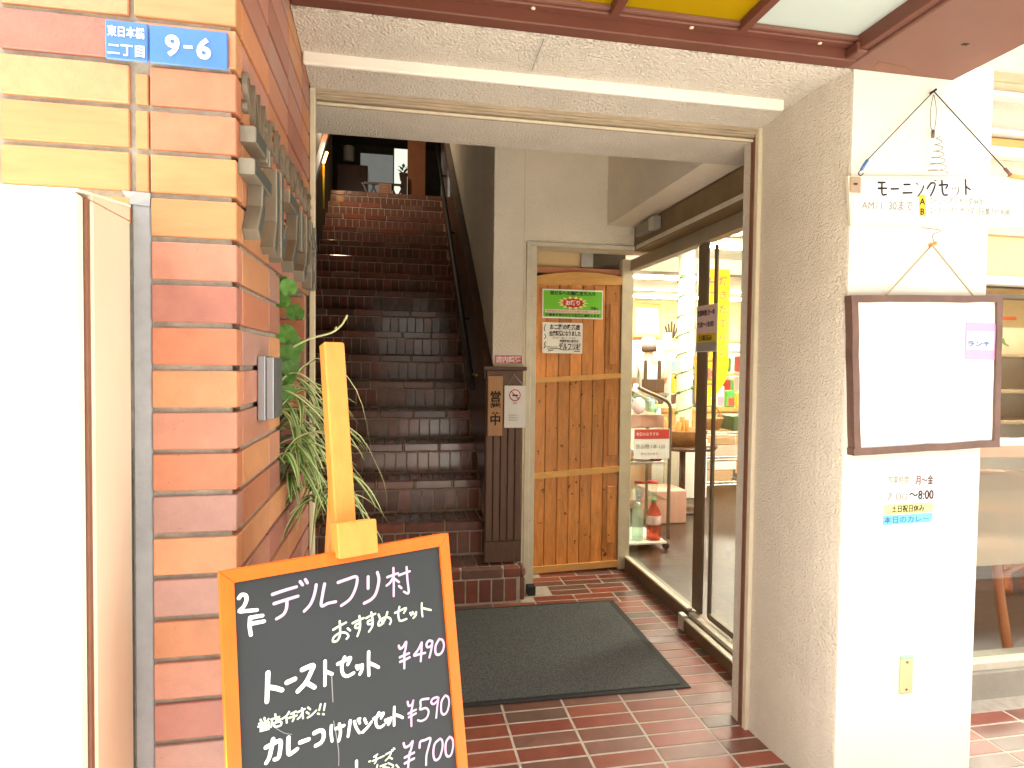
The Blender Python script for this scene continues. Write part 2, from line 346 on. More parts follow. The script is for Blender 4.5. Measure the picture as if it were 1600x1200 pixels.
BOARD = [["w1",6.2,[26.1,-44.5,30.3,-40.5,36.1,-42.9,36.9,-49.7,32.5,-58.5,25.8,-64.3,37.4,-66.2,51.6,-68.0]],["w1",6.2,[41.1,-77.3,39.9,-90.3,41.1,-103.2]],["w1",6.2,[42.8,-77.7,51.1,-77.7,59.5,-78.3]],["w1",6.2,[41.8,-86.5,51.9,-87.0,61.5,-87.3]],["p2",5.3,[76.1,-49.1,94.3,-46.5,114.2,-44.7]],["p2",5.3,[77.9,-63.8,97.3,-61.5,115.9,-59.7]],["p2",5.3,[97.8,-63.5,96.6,-74.6,91.2,-83.4,80.4,-87.8]],["p2",5.3,[120.4,-37.5,124.0,-43.4]],["p2",5.3,[129.0,-35.9,131.9,-41.7]],["p2",5.3,[146.2,-47.6,142.7,-61.2,135.2,-76.4,124.2,-85.5]],["p2",5.3,[160.2,-49.0,155.9,-65.1,152.8,-82.7,164.4,-81.2,177.4,-81.3]],["p2",5.3,[183.5,-50.9,199.8,-48.6,216.4,-47.7,214.5,-63.5,203.3,-81.4,186.5,-89.8]],["p3",5.6,[237.3,-51.5,235.8,-71.0]],["p3",5.6,[254.8,-47.2,256.7,-60.7,249.9,-81.3,240.3,-90.3,226.8,-94.3]],["p4",4.5,[272.9,-58.8,287.0,-56.6,294.1,-55.7]],["p4",4.5,[285.6,-45.1,284.5,-67.3,282.4,-93.4]],["p4",4.5,[283.5,-61.5,277.5,-68.8,270.2,-72.9]],["p4",4.5,[286.3,-64.2,294.4,-71.3]],["p4",4.5,[295.3,-59.5,305.7,-57.9,317.0,-56.4]],["p4",4.5,[311.3,-48.2,311.0,-70.9,311.4,-93.6,302.3,-89.7]],["p4",4.5,[293.8,-78.2,298.1,-82.6]],["g5",3.9,[170.4,-125.4,180.9,-122.0,193.0,-118.8]],["g5",3.9,[182.1,-114.4,182.0,-126.8,180.6,-138.1,175.3,-144.6,168.6,-143.6,171.0,-137.2,181.6,-133.2,191.2,-135.4,195.6,-141.7,191.9,-145.4]],["g5",3.9,[195.1,-129.1,199.0,-133.3]],["g5",3.9,[204.0,-122.6,214.9,-119.8,224.3,-118.5]],["g5",3.9,[216.8,-113.5,217.4,-124.3,216.0,-134.6,210.9,-145.3]],["g5",3.9,[215.9,-125.3,209.4,-126.5,208.4,-130.9,214.0,-132.2,216.8,-129.5]],["g5",3.9,[228.6,-119.5,236.8,-117.3,245.8,-115.9]],["g5",3.9,[238.7,-112.3,240.1,-122.7,239.2,-134.6,232.0,-143.0]],["g5",3.9,[238.5,-124.4,231.8,-125.6,231.5,-130.2,237.3,-131.2,239.7,-128.7]],["g5",3.9,[251.6,-118.5,254.6,-127.3,259.3,-135.1]],["g5",3.9,[268.2,-118.0,263.6,-127.9,256.2,-135.8,250.2,-136.5,252.2,-129.5,263.0,-125.8,271.9,-129.1,273.7,-135.0,271.1,-139.2]],["g5",3.9,[282.4,-122.5,292.6,-120.5,304.5,-118.9,299.2,-126.1]],["g5",3.9,[291.6,-114.1,288.5,-123.8,289.1,-135.0,292.7,-138.5,303.7,-137.6]],["g5",3.9,[311.6,-128.8,313.6,-133.4]],["g5",3.9,[316.4,-128.5,318.5,-132.4]],["g5",3.9,[323.5,-130.0,322.2,-135.3,317.1,-139.1]],["g5",3.9,[336.0,-117.1,335.0,-128.2,335.5,-140.4]],["g5",3.9,[336.9,-125.8,346.3,-129.9,353.5,-132.9]],["w6",7.6,[63.6,-165.9,61.9,-185.8,60.0,-207.8]],["w6",7.6,[64.0,-187.5,73.4,-191.4,83.5,-197.3]],["w6",7.6,[91.4,-188.0,104.0,-186.0]],["w6",7.6,[116.0,-175.1,133.5,-172.9,130.4,-181.4,120.5,-196.1,107.3,-205.8]],["w6",7.6,[120.5,-196.1,127.9,-201.8,134.1,-207.3]],["w7",5.9,[153.6,-171.8,152.4,-191.1,151.0,-208.9]],["w7",5.9,[154.3,-188.4,164.0,-194.8]],["w7",5.9,[174.3,-181.6,185.4,-179.4,196.7,-177.1,191.2,-186.7]],["w7",5.9,[186.5,-173.9,180.9,-185.9,182.0,-199.1,189.2,-204.9,200.5,-202.8]],["w7",5.9,[206.1,-193.2,207.9,-198.2]],["w7",5.9,[211.7,-194.0,212.9,-197.6]],["w7",5.9,[216.0,-193.9,214.8,-201.4,210.8,-207.5]],["w7",5.9,[229.1,-176.2,227.4,-195.5,226.8,-213.7]],["w7",5.9,[229.6,-194.8,238.0,-200.3,244.9,-205.4]],["p8",4.5,[285.2,-179.7,287.3,-185.1,293.7,-182.8,299.8,-176.1,297.7,-187.1,295.3,-193.1]],["p8",4.5,[285.5,-199.3,294.9,-197.9,303.7,-196.9]],["p8",4.5,[285.5,-206.9,295.5,-205.7,304.3,-204.1]],["p8",4.5,[294.6,-194.0,293.5,-206.8,292.4,-219.6]],["p8",4.5,[329.6,-185.0,321.6,-195.3,312.6,-203.0,323.4,-203.5,335.0,-204.2]],["p8",4.5,[329.5,-186.1,327.5,-201.2,324.9,-216.0]],["p8",4.5,[350.9,-187.9,344.5,-185.2,338.9,-189.5,340.3,-195.4,347.6,-195.0,351.4,-189.2,347.6,-201.7,342.6,-213.9]],["p8",4.5,[365.6,-187.5,357.3,-197.4,356.1,-209.5,361.7,-214.3,370.0,-210.7,374.4,-200.4,372.0,-190.7,365.6,-187.5]],["g9",3.3,[55.3,-230.3,56.1,-236.4]],["g9",3.3,[49.5,-231.1,50.9,-234.7]],["g9",3.3,[61.1,-233.7,58.8,-236.7]],["g9",3.3,[47.1,-236.2,54.5,-237.4,61.4,-238.5,61.7,-242.8]],["g9",3.3,[45.9,-240.0,59.6,-242.2,61.0,-246.3]],["g9",3.3,[48.7,-247.2,60.9,-247.9]],["g9",3.3,[48.9,-244.1,60.0,-244.9]],["g9",3.3,[71.5,-229.9,71.8,-234.3]],["g9",3.3,[65.3,-235.5,77.2,-235.4]],["g9",3.3,[66.3,-236.3,66.0,-242.1,64.2,-246.3]],["g9",3.3,[72.8,-235.7,72.5,-242.0]],["g9",3.3,[73.2,-239.0,78.1,-239.4]],["g9",3.3,[69.2,-242.0,79.0,-242.9,78.7,-248.2,70.1,-247.6,69.2,-242.0]],["g9",3.3,[92.2,-232.5,88.1,-237.1,81.3,-239.4]],["g9",3.3,[88.0,-238.2,88.1,-247.4]],["g9",3.3,[102.7,-235.1,94.8,-236.5]],["g9",3.3,[91.7,-241.5,104.0,-241.5]],["g9",3.3,[99.2,-237.3,99.4,-243.8,96.9,-247.9]],["g9",3.3,[105.4,-237.0,116.8,-235.5]],["g9",3.3,[112.4,-233.1,113.1,-241.5,113.2,-248.6]],["g9",3.3,[113.2,-239.3,108.9,-244.6,104.8,-247.1]],["g9",3.3,[122.0,-234.9,125.3,-238.6]],["g9",3.3,[119.4,-241.2,122.6,-244.4]],["g9",3.3,[120.6,-249.8,127.0,-247.9,134.9,-243.1]],["g9",3.3,[142.3,-235.9,139.5,-244.0]],["g9",3.3,[136.9,-248.7,139.1,-250.0]],["g9",3.3,[149.3,-237.4,147.0,-246.2]],["g9",3.3,[144.9,-251.7,146.6,-252.8]],["w10",6.6,[55.4,-273.4,66.7,-271.4,77.0,-271.0,76.4,-282.5,73.1,-294.0,67.2,-294.6]],["w10",6.6,[66.5,-265.0,63.2,-278.1,59.5,-289.4,54.9,-295.6]],["w10",6.6,[89.6,-270.3,88.4,-283.3,88.9,-294.1,95.1,-293.5,101.9,-290.9]],["w10",6.6,[106.8,-282.9,120.4,-282.5]],["w10",6.6,[129.4,-276.1,138.2,-275.1,143.9,-278.5,143.9,-287.3,139.4,-293.6,130.6,-295.6]],["w11",5.3,[157.8,-274.0,156.5,-284.8,157.5,-297.3]],["w11",5.3,[164.6,-280.6,178.6,-280.0]],["w11",5.3,[170.9,-275.4,172.0,-287.5,170.2,-295.8,168.1,-300.7]],["w11",5.3,[189.3,-276.0,186.7,-287.6,184.1,-298.6]],["w12",5.0,[196.3,-279.4,198.8,-289.3,203.7,-299.4]],["w12",5.0,[203.8,-279.5,205.4,-284.5]],["w12",5.0,[205.9,-277.8,202.7,-278.0]],["w12",5.0,[213.9,-280.8,216.6,-288.0]],["w12",5.0,[209.3,-300.1,217.9,-295.3,225.5,-289.0]],["w12",5.0,[229.6,-285.1,238.2,-283.1,248.2,-281.5,243.1,-288.1]],["w12",5.0,[239.9,-278.4,234.1,-286.5,233.9,-296.9,239.4,-302.1,247.4,-300.5]],["w12",5.0,[250.6,-293.9,252.3,-297.9]],["w12",5.0,[255.3,-293.6,255.7,-296.7]],["w12",5.0,[260.6,-293.5,258.1,-299.8,255.2,-302.4]],["w12",5.0,[268.6,-278.1,266.8,-291.8,265.8,-306.9]],["w12",5.0,[268.9,-290.7,276.1,-294.6,282.5,-299.6]],["p13",4.0,[294.1,-276.7,295.6,-283.8,301.9,-283.2,305.3,-276.3,302.3,-287.0,300.5,-291.3]],["p13",4.0,[293.8,-296.5,300.9,-295.0,308.7,-294.3]],["p13",4.0,[294.0,-302.5,301.7,-301.3,308.2,-300.2]],["p13",4.0,[300.0,-292.3,298.5,-306.3,297.8,-318.1]],["p13",4.0,[334.7,-283.1,319.8,-281.2,318.2,-290.5,317.0,-296.2,327.7,-297.0,332.8,-304.6,327.6,-314.0,317.4,-315.8,310.6,-312.5]],["p13",4.0,[352.1,-285.6,343.3,-285.5,339.1,-290.5,343.8,-295.0,351.5,-291.7,355.0,-286.4,350.6,-301.3,346.7,-319.3]],["p13",4.0,[368.3,-287.2,360.0,-295.4,357.7,-312.1,363.0,-318.7,370.2,-314.6,375.1,-302.3,373.9,-291.9,368.3,-287.2]],["g14",3.0,[217.1,-349.3,219.7,-349.6]],["g14",3.0,[232.4,-343.1,225.8,-344.9]],["g14",3.0,[223.5,-350.4,233.8,-349.9]],["g14",3.0,[229.6,-345.0,229.8,-351.9,226.3,-355.3]],["g14",3.0,[236.4,-349.6,243.6,-349.2]],["g14",3.0,[247.0,-348.0,257.0,-347.3,252.5,-353.9,245.6,-357.4]],["g14",3.0,[251.8,-353.7,258.0,-358.7]],["g14",3.0,[258.5,-344.9,260.3,-346.7]],["g14",3.0,[262.0,-343.2,263.8,-345.0]],["g14",3.0,[231.1,-359.3,229.5,-363.9]],["g14",3.0,[236.0,-363.2,246.4,-363.4]],["g14",3.0,[250.4,-363.1,259.1,-370.1,256.2,-373.3]],["g14",3.0,[241.0,-366.1,251.1,-370.8]],["g14",3.0,[264.4,-370.8,268.6,-376.9]],["w15",5.0,[195.7,-341.4,195.0,-351.9]],["p16",4.3,[281.0,-341.3,283.2,-348.5,291.4,-348.2,298.1,-343.3,295.3,-351.9,292.7,-358.1]],["p16",4.3,[281.1,-364.8,290.8,-363.4,299.2,-362.7]],["p16",4.3,[280.3,-373.9,290.0,-372.6,298.4,-371.9]],["p16",4.3,[291.2,-358.8,288.1,-370.7,285.7,-383.5]],["p16",4.3,[310.1,-358.0,312.3,-349.1,321.5,-349.1,332.2,-349.6,327.4,-362.5,322.0,-375.1,319.9,-390.0]],["p16",4.3,[351.2,-356.3,339.8,-361.7,335.5,-376.1,338.0,-387.8,346.8,-387.2,354.0,-373.8,355.1,-361.9,351.2,-356.3]],["p16",4.3,[370.3,-359.4,362.1,-366.6,359.9,-381.8,362.8,-390.1,370.2,-390.2,376.0,-377.4,375.7,-364.9,370.3,-359.4]]]
MORNING = [["k17",4.0,[1447.0,1921.2,1470.6,1922.7]],["k17",4.0,[1459.8,1921.5,1460.4,1903.7,1463.0,1885.2,1476.8,1886.9]],["k17",4.0,[1447.7,1902.9,1477.1,1905.6]],["k17",4.0,[1493.0,1904.4,1518.8,1906.6]],["k17",4.0,[1538.2,1920.7,1559.2,1922.4]],["k17",4.0,[1536.1,1894.9,1567.1,1897.3]],["k18",2.4,[1580.1,1928.6,1588.3,1924.0]],["k19",3.1,[1608.6,1921.0,1603.1,1906.0,1588.6,1887.8]],["k20",3.9,[1635.3,1930.7,1628.6,1923.4,1622.0,1913.1]],["k20",3.9,[1634.1,1931.6,1649.3,1931.7,1646.4,1914.7,1635.6,1892.2]],["k20",3.9,[1664.7,1926.7,1695.0,1930.7,1689.6,1918.4]],["k20",3.9,[1674.1,1942.2,1676.8,1916.6,1682.2,1899.1,1696.3,1899.0]],["k20",3.9,[1761.3,1950.0,1763.3,1926.1,1764.9,1904.2]],["k20",3.9,[1765.1,1928.3,1779.8,1920.2]],["k21",2.1,[1713.1,1921.9,1715.6,1918.1]],["k21",2.1,[1723.7,1923.6,1726.2,1919.8]],["k21",2.1,[1737.8,1925.5,1737.1,1912.5,1729.3,1900.0]],["k21",2.1,[1646.6,1940.0,1653.6,1940.0]]]

# ================================================================== ground and floor
g = box('street_ground', None, (-60, 60), (-80, -5), (-.4, -.13), M_asphalt, 0); g['kind'] = 'structure'
g = box('pavement', None, (-60, 60), (-4.999, .999), (-.4, -.012), mat('pale_paving', (.36, .345, .32), .9, .2, var=.1, vscale=5, bump=.2, bscale=80), .02); g['kind'] = 'structure'
floor = struct('entrance_floor')
box('grout_bed', floor, (-3.0, 4.0), (1.0, 3.95), (-.2, -.0014), M_grout, 0)
TX, TY = .245, .0768
T_OFF = [bevmesh(TX - .009, TY - .0085, .012, .0015, M_tile)]
stuff_bm = bmesh.new()
def floor_tile(x0, x1, yc):
    me = bevmesh(round(x1 - x0, 3), TY - .0085, .012, .0015, M_tile)
    o = bpy.data.objects.new('tile', me); _link(o, 'tile', floor, ((x0 + x1) / 2, yc, -.006 + random.uniform(-.0006, .0004)))
    o.rotation_euler = (random.uniform(-.004, .004), random.uniform(-.002, .002), random.uniform(-.003, .003))
def stuff_tile(x0, x1, yc):
    r = bmesh.ops.create_cube(stuff_bm, size=1)['verts']
    bmesh.ops.scale(stuff_bm, vec=(x1 - x0, TY - .0085, .012), verts=r); bmesh.ops.translate(stuff_bm, vec=((x0 + x1) / 2, yc, -.006), verts=r)
for j in range(-17, 22):
    yc = 2.313 - TY / 2 + j * TY          # joint line at y = 2.313
    back = j >= 13
    off = (.1225 if (j // 2) % 2 else 0) if back else 0
    for i in range(-14, 15):
        x0 = .419 + i * TX + off + .0045; x1 = x0 + TX - .009
        if x1 < -2.9 or x0 > 3.9: continue
        if yc > 2.02 and x0 > 1.50: continue
        if yc > 2.02 and x1 > 1.50: x1 = 1.50
        if yc > 3.38 and x0 < .72: continue
        if x1 < -.26 and yc > 1.1: continue
        if x0 > 1.28 and x1 < 1.9 and 1.66 < yc < 2.05: continue
        vis = (.3 < x1 and x0 < 1.5 and yc > 1.8) or (x1 > 1.85 and yc > 1.55 and x0 < 2.8)
        if vis and 2.45 < yc < 3.3 and x1 < 1.2: vis = False      # under the mat
        (floor_tile if vis else stuff_tile)(x0, x1, yc)
o = fin('tile_field', stuff_bm, M_tile, floor); o['kind'] = 'stuff'

# ================================================================== brick wall (left)
KP = .0725
brick = thing('brick_wall', 'red and orange brick wall corner left of the stair entrance', 'wall', (-.4, 1.5, 0))
XS, YF = -.272, 1.14
yj = [1.184, 1.42, 1.66, 1.90, 2.045]
def zt(k): return 1.624 - KP * k
boxes('mortar_core', brick, [((-3, -.300), (1.158, 1.20), (-.1, 4.2)), ((-3, -.281), (1.2, 1.543), (-.1, 4.2)), ((-3, -.281), (1.543, 1.985), (-.1, 1.035)),
                             ((-3, -.281), (1.543, 1.985), (1.561, 4.2)), ((-3, -.58), (1.543, 1.985), (1.035, 1.561)), ((-3, -.281), (1.985, 2.048), (-.1, 4.2))], M_mortar)
box('mortar_front', brick, (-.44, -.283), (1.1485, 1.158), (-.1, 4.2), M_mortar, 0)
box('mortar_front', brick, (-3, -.44), (1.1485, 1.158), (1.2, 4.2), M_mortar, 0)
hb = KP - .0095
def br(x, y, z, m=None):
    o = box('brick', brick, x, y, z, m or M_brick, .0016)
    o.location += Vector((0, 0, random.uniform(-.0008, .0008)))
    o.rotation_euler = (random.uniform(-.002, .002), random.uniform(-.003, .003), random.uniform(-.003, .003))
    return o
for k in range(-12, 23):
    z1 = zt(k); z0 = z1 - hb
    if k <= -4 and k > -12:
        br((-.431, XS), (YF, 1.18), (z0, z1), M_brick_y if k in (-5, -6) else None)
    else:
        br((-.407, XS), (YF, 1.18), (z0, z1), M_brick_y if k in (-1, 0) else None)
    if k in (-3, -2, -1): br((-.430, -.4105), (YF + .001, 1.16), (z0, z1 - (.012 if k == -3 else 0)), M_brick_y)
    if -9 < k <= -1:
        br((-.629, -.4395), (YF, 1.16), (z0, z1), M_brick_y if k in (-1, -2) else None)
        br((-.83, -.638), (YF, 1.16), (z0, z1))
    if -12 <= k <= -1:
        for c in range(1, 8): br((-.83 - c * .2005, -.638 - c * .2005), (YF, 1.16), (z0, z1))
    if k == 0: br((-.629, -.4395), (YF, 1.16), (z0 + .02, z1), M_brick_y)
    for a in range(4):
        y0, y1 = yj[a], yj[a + 1] - .0035
        if 1 <= k <= 7:
            if a == 1: y1 = 1.543
            if a in (2, 3): continue
        br((-.305, XS), (y0, y1), (z0, z1))
    if 1 <= k <= 7:                              # far side of the planting niche
        br((-.372, XS - .004), (1.975, 2.0), (z0, z1)); br((-.56, -.378), (1.975, 2.0), (z0, z1))
bmj = box('mortar_strip', brick, (-.437, -.4085), (1.1425, 1.158), (-.1, 1.625), M_greystrip, .002)
prism('mortar_patch', brick, [(-.452, 1.1405, 1.634), (-.408, 1.1405, 1.632), (-.409, 1.1405, 1.61), (-.44, 1.1405, 1.612)], (0, .012, 0), M_greystrip)
box('niche_sill', brick, (-.56, -.29), (1.545, 1.975), (1.030, 1.036), M_mortar, 0)

# cream metal cabinet in front of the brick wall
cab = thing('metal_cabinet', 'cream white metal cabinet standing against the brick wall at far left', 'cabinet', (-.7, 1.06, 0))
box('body', cab, (-1.5, -.4385), (1.008, 1.139), (0, 1.584), M_cabside, .003); prism('top_wedge', cab, [(-1.5, 1.01, 1.5842), (-1.5, 1.138, 1.5842), (-1.5, 1.138, 1.605), (-1.5, 1.01, 1.5915)], (1.0610, 0, 0), M_cabside)
box('front_panel', cab, (-1.5, -.446), (.975, 1.0), (0.02, 1.588), M_cabinet, .004)
box('edge_strip', cab, (-.447, -.442), (.998, 1.012), (0.02, 1.585), M_redrail, .001)
prism('top_lip', cab, [(-1.5, .98, 1.5885), (-.444, .98, 1.5885), (-.4375, 1.139, 1.606), (-1.5, 1.139, 1.606)], (0, 0, .004), M_cabinet)

# ------------------------------------------------------------------ right pillar, lintel, shutter parts
pil = thing('plaster_pillar', 'white faced plaster pillar with beige stucco side, right of the entrance', 'wall', (1.6, 1.85, 0))
pts = [(1.300, 2.06), (1.3045, 1.98), (1.3105, 1.90), (1.319, 1.83), (1.332, 1.76), (1.349, 1.705), (1.360, 1.681), (1.868, 1.681), (1.868, 2.20), (1.40, 2.20), (1.40, 2.155), (1.300, 2.155)]
prism('core', pil, [(x, y, -.05) for x, y in pts], (0, 0, 2.36), M_plaster)
box('white_face', pil, (1.3635, 1.868), (1.6765, 1.6808), (-.05, 2.31), M_white, 0)
box('return', pil, (1.288, 1.31), (2.102, 2.152), (-.05, 2.19), M_plaster, .003)
box('guide_cream', pil, (1.2855, 1.302), (2.05, 2.074), (-.01, 2.219), M_cream, .002)
boxes('guide_rail', pil, [((1.2835, 1.30), (2.075, 2.083), (-.01, 2.2)), ((1.290, 1.30), (2.083, 2.092), (-.01, 2.2)), ((1.2855, 1.30), (2.092, 2.1), (-.01, 2.2))], M_redrail)
gl_ = thing('shutter_guide', 'narrow cream shutter guide post beside the brick wall', 'guide rail', (-.26, 2.06, 0))
box('post', gl_, (-.272, -.2555), (2.049, 2.075), (-.01, 2.216), M_cream, .002)
lin = thing('entrance_lintel', 'beige stucco lintel across the top of the entrance', 'lintel', (.5, 2.1, 2.2))
prism('splayed_soffit', lin, [(-.27, 1.681, 2.258), (-.27, 2.06, 2.219), (-.27, 2.06, 2.7), (-.27, 1.681, 2.7)], (1.66, 0, 0), M_lintel)
prism('inner_soffit', lin, [(-.80, 2.102, 2.185), (-.80, 2.36, 2.185), (-.80, 2.36, 2.62), (-.80, 2.102, 2.62)], (2.21, 0, 0), M_lintel)
boxes('shutter_slats', lin, [((-.255, 1.29), (2.061, 2.068), (2.206, 2.25)), ((-.255, 1.29), (2.068, 2.074), (2.199, 2.25)), ((-.255, 1.29), (2.075, 2.10), (2.193, 2.25)),
                            ((-.255, 1.29), (2.0935, 2.104), (2.182, 2.2))], M_slot)
box('sill_strip', lin, (-.255, 1.286), (2.084, 2.0925), (2.180, 2.188), M_cream, .001)
bat = box('white_batten', None, (-.268, 1.262), (1.868, 1.885), (2.206, 2.246), M_batten, .004, (0, 0, 0)); tag(bat, 'long white batten fixed under the entrance lintel', 'batten')
crk = box('soffit_joint', lin, (.395, .398), (1.685, 1.84), (2.2425, 2.2445), M_mortar, 0, (math.atan2(-.039, .379), 0, 0))
beam = thing('plaster_beam', 'dim beige plaster beam above the glass shop front', 'beam', (1.33, 2.9, 2.2))
prism('beam_body', beam, [(1.24, 2.3605, 2.19), (1.41, 2.3605, 2.19), (1.41, 2.3605, 2.62), (1.24, 2.3605, 2.62)], (0, 1.19, 0), M_plaster_s)

# upper building front
up = thing('upper_facade', 'plain beige building front above the canopy', 'wall', (0, 2, 2.7))
box('wall_face', up, (-.27, 1.868), (1.69, 2.2), (2.705, 7), M_plaster, 0)
box('wall_face', up, (1.869, 6), (2.32, 2.6), (2.75, 7), M_plaster, 0)
box('wall_face', up, (-6, -.27), (1.20, 2.2), (4.21, 7), M_plaster, 0)
box('roof_slab', up, (-6, 8), (1.7, 14), (7.01, 7.2), M_plaster, 0)

# ------------------------------------------------------------------ hall walls
hall = thing('stair_hall_wall', 'beige stucco wall with pier between the staircase and the wooden door', 'wall', (.9, 3.6, 0))
box('pier', hall, (.545, .722), (3.50, 3.9), (.0, 2.7), M_plaster_s, .004)
box('head_wall', hall, (.7225, 1.60), (3.552, 3.84), (2.075, 2.7), M_plaster_s, .003)
box('side_wall', hall, (.7225, .7465), (3.552, 3.9), (0, 2.0748), M_plaster_s, 0)
box('joint_line', hall, (.7205, .7245), (3.4985, 3.56), (.0, 2.6), M_cream, 0)
box('ceiling', hall, (-.80, .7235), (2.361, 3.4195), (2.621, 2.7), M_plaster_s, 0); box('ceiling', hall, (.724, 1.6), (2.361, 3.5515), (2.621, 2.7), M_plaster_s, 0); box('shop_wall', hall, (1.562, 1.60), (2.2, 3.838), (2.188, 2.62), M_plaster_s, 0)
sw = thing('stairwell', 'dim brown walls enclosing the staircase up to the second floor', 'wall', (-.1, 6, 0))
box('right_wall', sw, (.556, .70), (3.905, 8.0), (0, 5.6), M_plaster_s, 0)
box('upper_wall', sw, (-.95, .70), (3.42, 3.498), (2.701, 5.6), M_plaster_s, 0)
box('pier_top', sw, (.556, .70), (3.5, 3.904), (2.701, 5.6), M_plaster_s, 0)
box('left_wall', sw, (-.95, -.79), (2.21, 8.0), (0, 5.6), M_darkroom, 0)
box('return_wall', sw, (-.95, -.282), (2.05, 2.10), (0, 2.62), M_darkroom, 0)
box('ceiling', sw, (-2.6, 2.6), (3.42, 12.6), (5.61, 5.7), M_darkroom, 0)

# ================================================================== staircase
RZ, TR, Y1 = .2025, .275, 3.39
st = thing('staircase', 'steep staircase of glossy dark red brown tiles climbing to the second floor', 'staircase', (0, 3.39, 0))
SX0, SX1 = -.785, .555
bmc = bmesh.new()
prof = [(Y1 + .003, 0)]
for i in range(17): prof += [(Y1 + TR * i + .003, RZ * (i + 1) - .0035), (Y1 + TR * (i + 1) + .003, RZ * (i + 1) - .0035)]
prof += [(8.2, 3.43), (8.2, 0)]
prism('mortar_body', st, [(SX0 - .003, y, z) for y, z in prof], (SX1 - SX0 + .002, 0, 0), M_sgrout)
box('mortar_return', st, (.557, .70), (Y1 + .003, 3.498), (0, RZ - .0035), M_sgrout, 0)
sbm = bmesh.new()
def sblock(x, y, z):
    r = bmesh.ops.create_cube(sbm, size=1)['verts']; bmesh.ops.scale(sbm, vec=(x[1] - x[0], y[1] - y[0], z[1] - z[0]), verts=r)
    bmesh.ops.translate(sbm, vec=((x[0] + x[1]) / 2, (y[0] + y[1]) / 2, (z[0] + z[1]) / 2), verts=r)
def jit(o, a=.010):
    o.rotation_euler = (random.uniform(-a, a), random.uniform(-a, a) * .4, random.uniform(-a, a))
for i in range(17):
    y = Y1 + TR * i; z = RZ * i; xe = .70 if i == 0 else SX1
    # riser: upright tiles below a long nosing tile
    n = 0; x = SX0 + .002 - (.02 if i % 2 else 0)
    while x < xe - .02:
        x1 = min(x + .0735 - .008, xe)
        xa = max(x, SX0)
        if i < 13: jit(box('riser_tile', st, (xa, x1), (y, y + .014), (z + .012, z + RZ - .064), M_stile, .0015))
        else: sblock((xa, x1), (y, y + .014), (z + .012, z + RZ - .064))
        if i < 3 and not (x > .49 and i > 0):
            jit(box('tread_tile', st, (xa, x1), (y + .055, y + TR - .005 + .003), (z + RZ - .012, z + RZ - .001), M_stile, .0015), .004)
        else: sblock((xa, x1), (y + .055, y + TR - .002), (z + RZ - .012, z + RZ - .001))
        x += .0735
    x = SX0 + .002 - (.12 if i % 2 else .05)
    while x < xe - .01:
        x1 = min(x + .24 - .008, xe); xa = max(x, SX0)
        if x1 - xa > .01: jit(box('nosing_tile', st, (xa, x1), (y - .004, y + .047), (z + RZ - .055, z + RZ), M_stile, .006), .006)
        x += .24
o = fin('small_tiles', sbm, M_stile, st); o['kind'] = 'stuff'
bmr = box('end_tile', st, (.702, .728), (Y1 + .004, 3.495), (.012, RZ - .06), M_stile, .004)
box('end_tile', st, (.702, .732), (Y1 - .002, 3.495), (RZ - .055, RZ - .001), M_stile, .01)

# solid wooden balustrade with sloping rail on the right of the stairs
sl_ = RZ / TR
bal = thing('stair_balustrade', 'dark wooden sloping stair rail along the right side of the stairs', 'handrail', (.52, 4, 0))
prism('side_panel', bal, [(.536, 3.50, .30), (.536, 3.50, 1.31), (.536, 7.78, 1.31 + 4.28 * sl_), (.536, 7.78, .30 + 4.28 * sl_)], (.017, 0, 0), M_rail)
prism('top_rail', bal, [(.497, 3.48, 1.27), (.497, 3.48, 1.335), (.497, 7.8, 1.335 + 4.32 * sl_), (.497, 7.8, 1.27 + 4.32 * sl_)], (.055, 0, 0), M_rail)
hr = thing('tube_handrail', 'thin black metal tube handrail running up the stairs', 'handrail', (.47, 4, 1))
tube('tube', hr, [(.478, 3.88, 1.20), (.478, 3.93, 1.255), (.478, 7.7, 1.255 + 3.77 * sl_)], .017, M_blacktube, 10)
for yy in (4.6, 5.8, 7.0):
    tube('bracket', hr, [(.478, yy, 1.235 + (yy - 3.93) * sl_), (.51, yy, 1.20 + (yy - 3.93) * sl_), (.534, yy, 1.20 + (yy - 3.93) * sl_)], .008, M_blacktube, 6)
bb = thing('bamboo_stick', 'thin bamboo stick with a round grey tag hanging beside the stair rail', 'stick', (.49, 4.02, 1.15))
tube('stick', bb, [(.492, 4.02, 1.56), (.494, 4.02, 1.40), (.490, 4.02, 1.28), (.492, 4.02, 1.14)], [.009, .010, .011, .011], M_bamboo, 8)
lathe('disc', bb, [(.001, -.003), (.026, -.003), (.028, 0), (.026, .003), (.001, .003)], (0, 0, 0), M_silver)
dk = bb.children[-1]; dk.rotation_euler = (rad(90), 0, 0); dk.location = (0, -.016, .135)
lr = thing('left_stair_rail', 'dark varnished stair rail along the left wall of the stairs', 'handrail', (-.75, 5, 2))
prism('rail', lr, [(-.775, 3.6, 1.30), (-.775, 3.6, 1.36), (-.775, 7.7, 1.36 + 4.1 * sl_), (-.775, 7.7, 1.30 + 4.1 * sl_)], (.05, 0, 0), M_rail)
ys_ = tube('yellow_strip', None, [(-.772, 6.9, 3.00), (-.772, 6.9, 3.46)], .012, M_yellow, 6); tag(ys_, 'thin yellow upright strip on the left stairwell wall', 'strip')

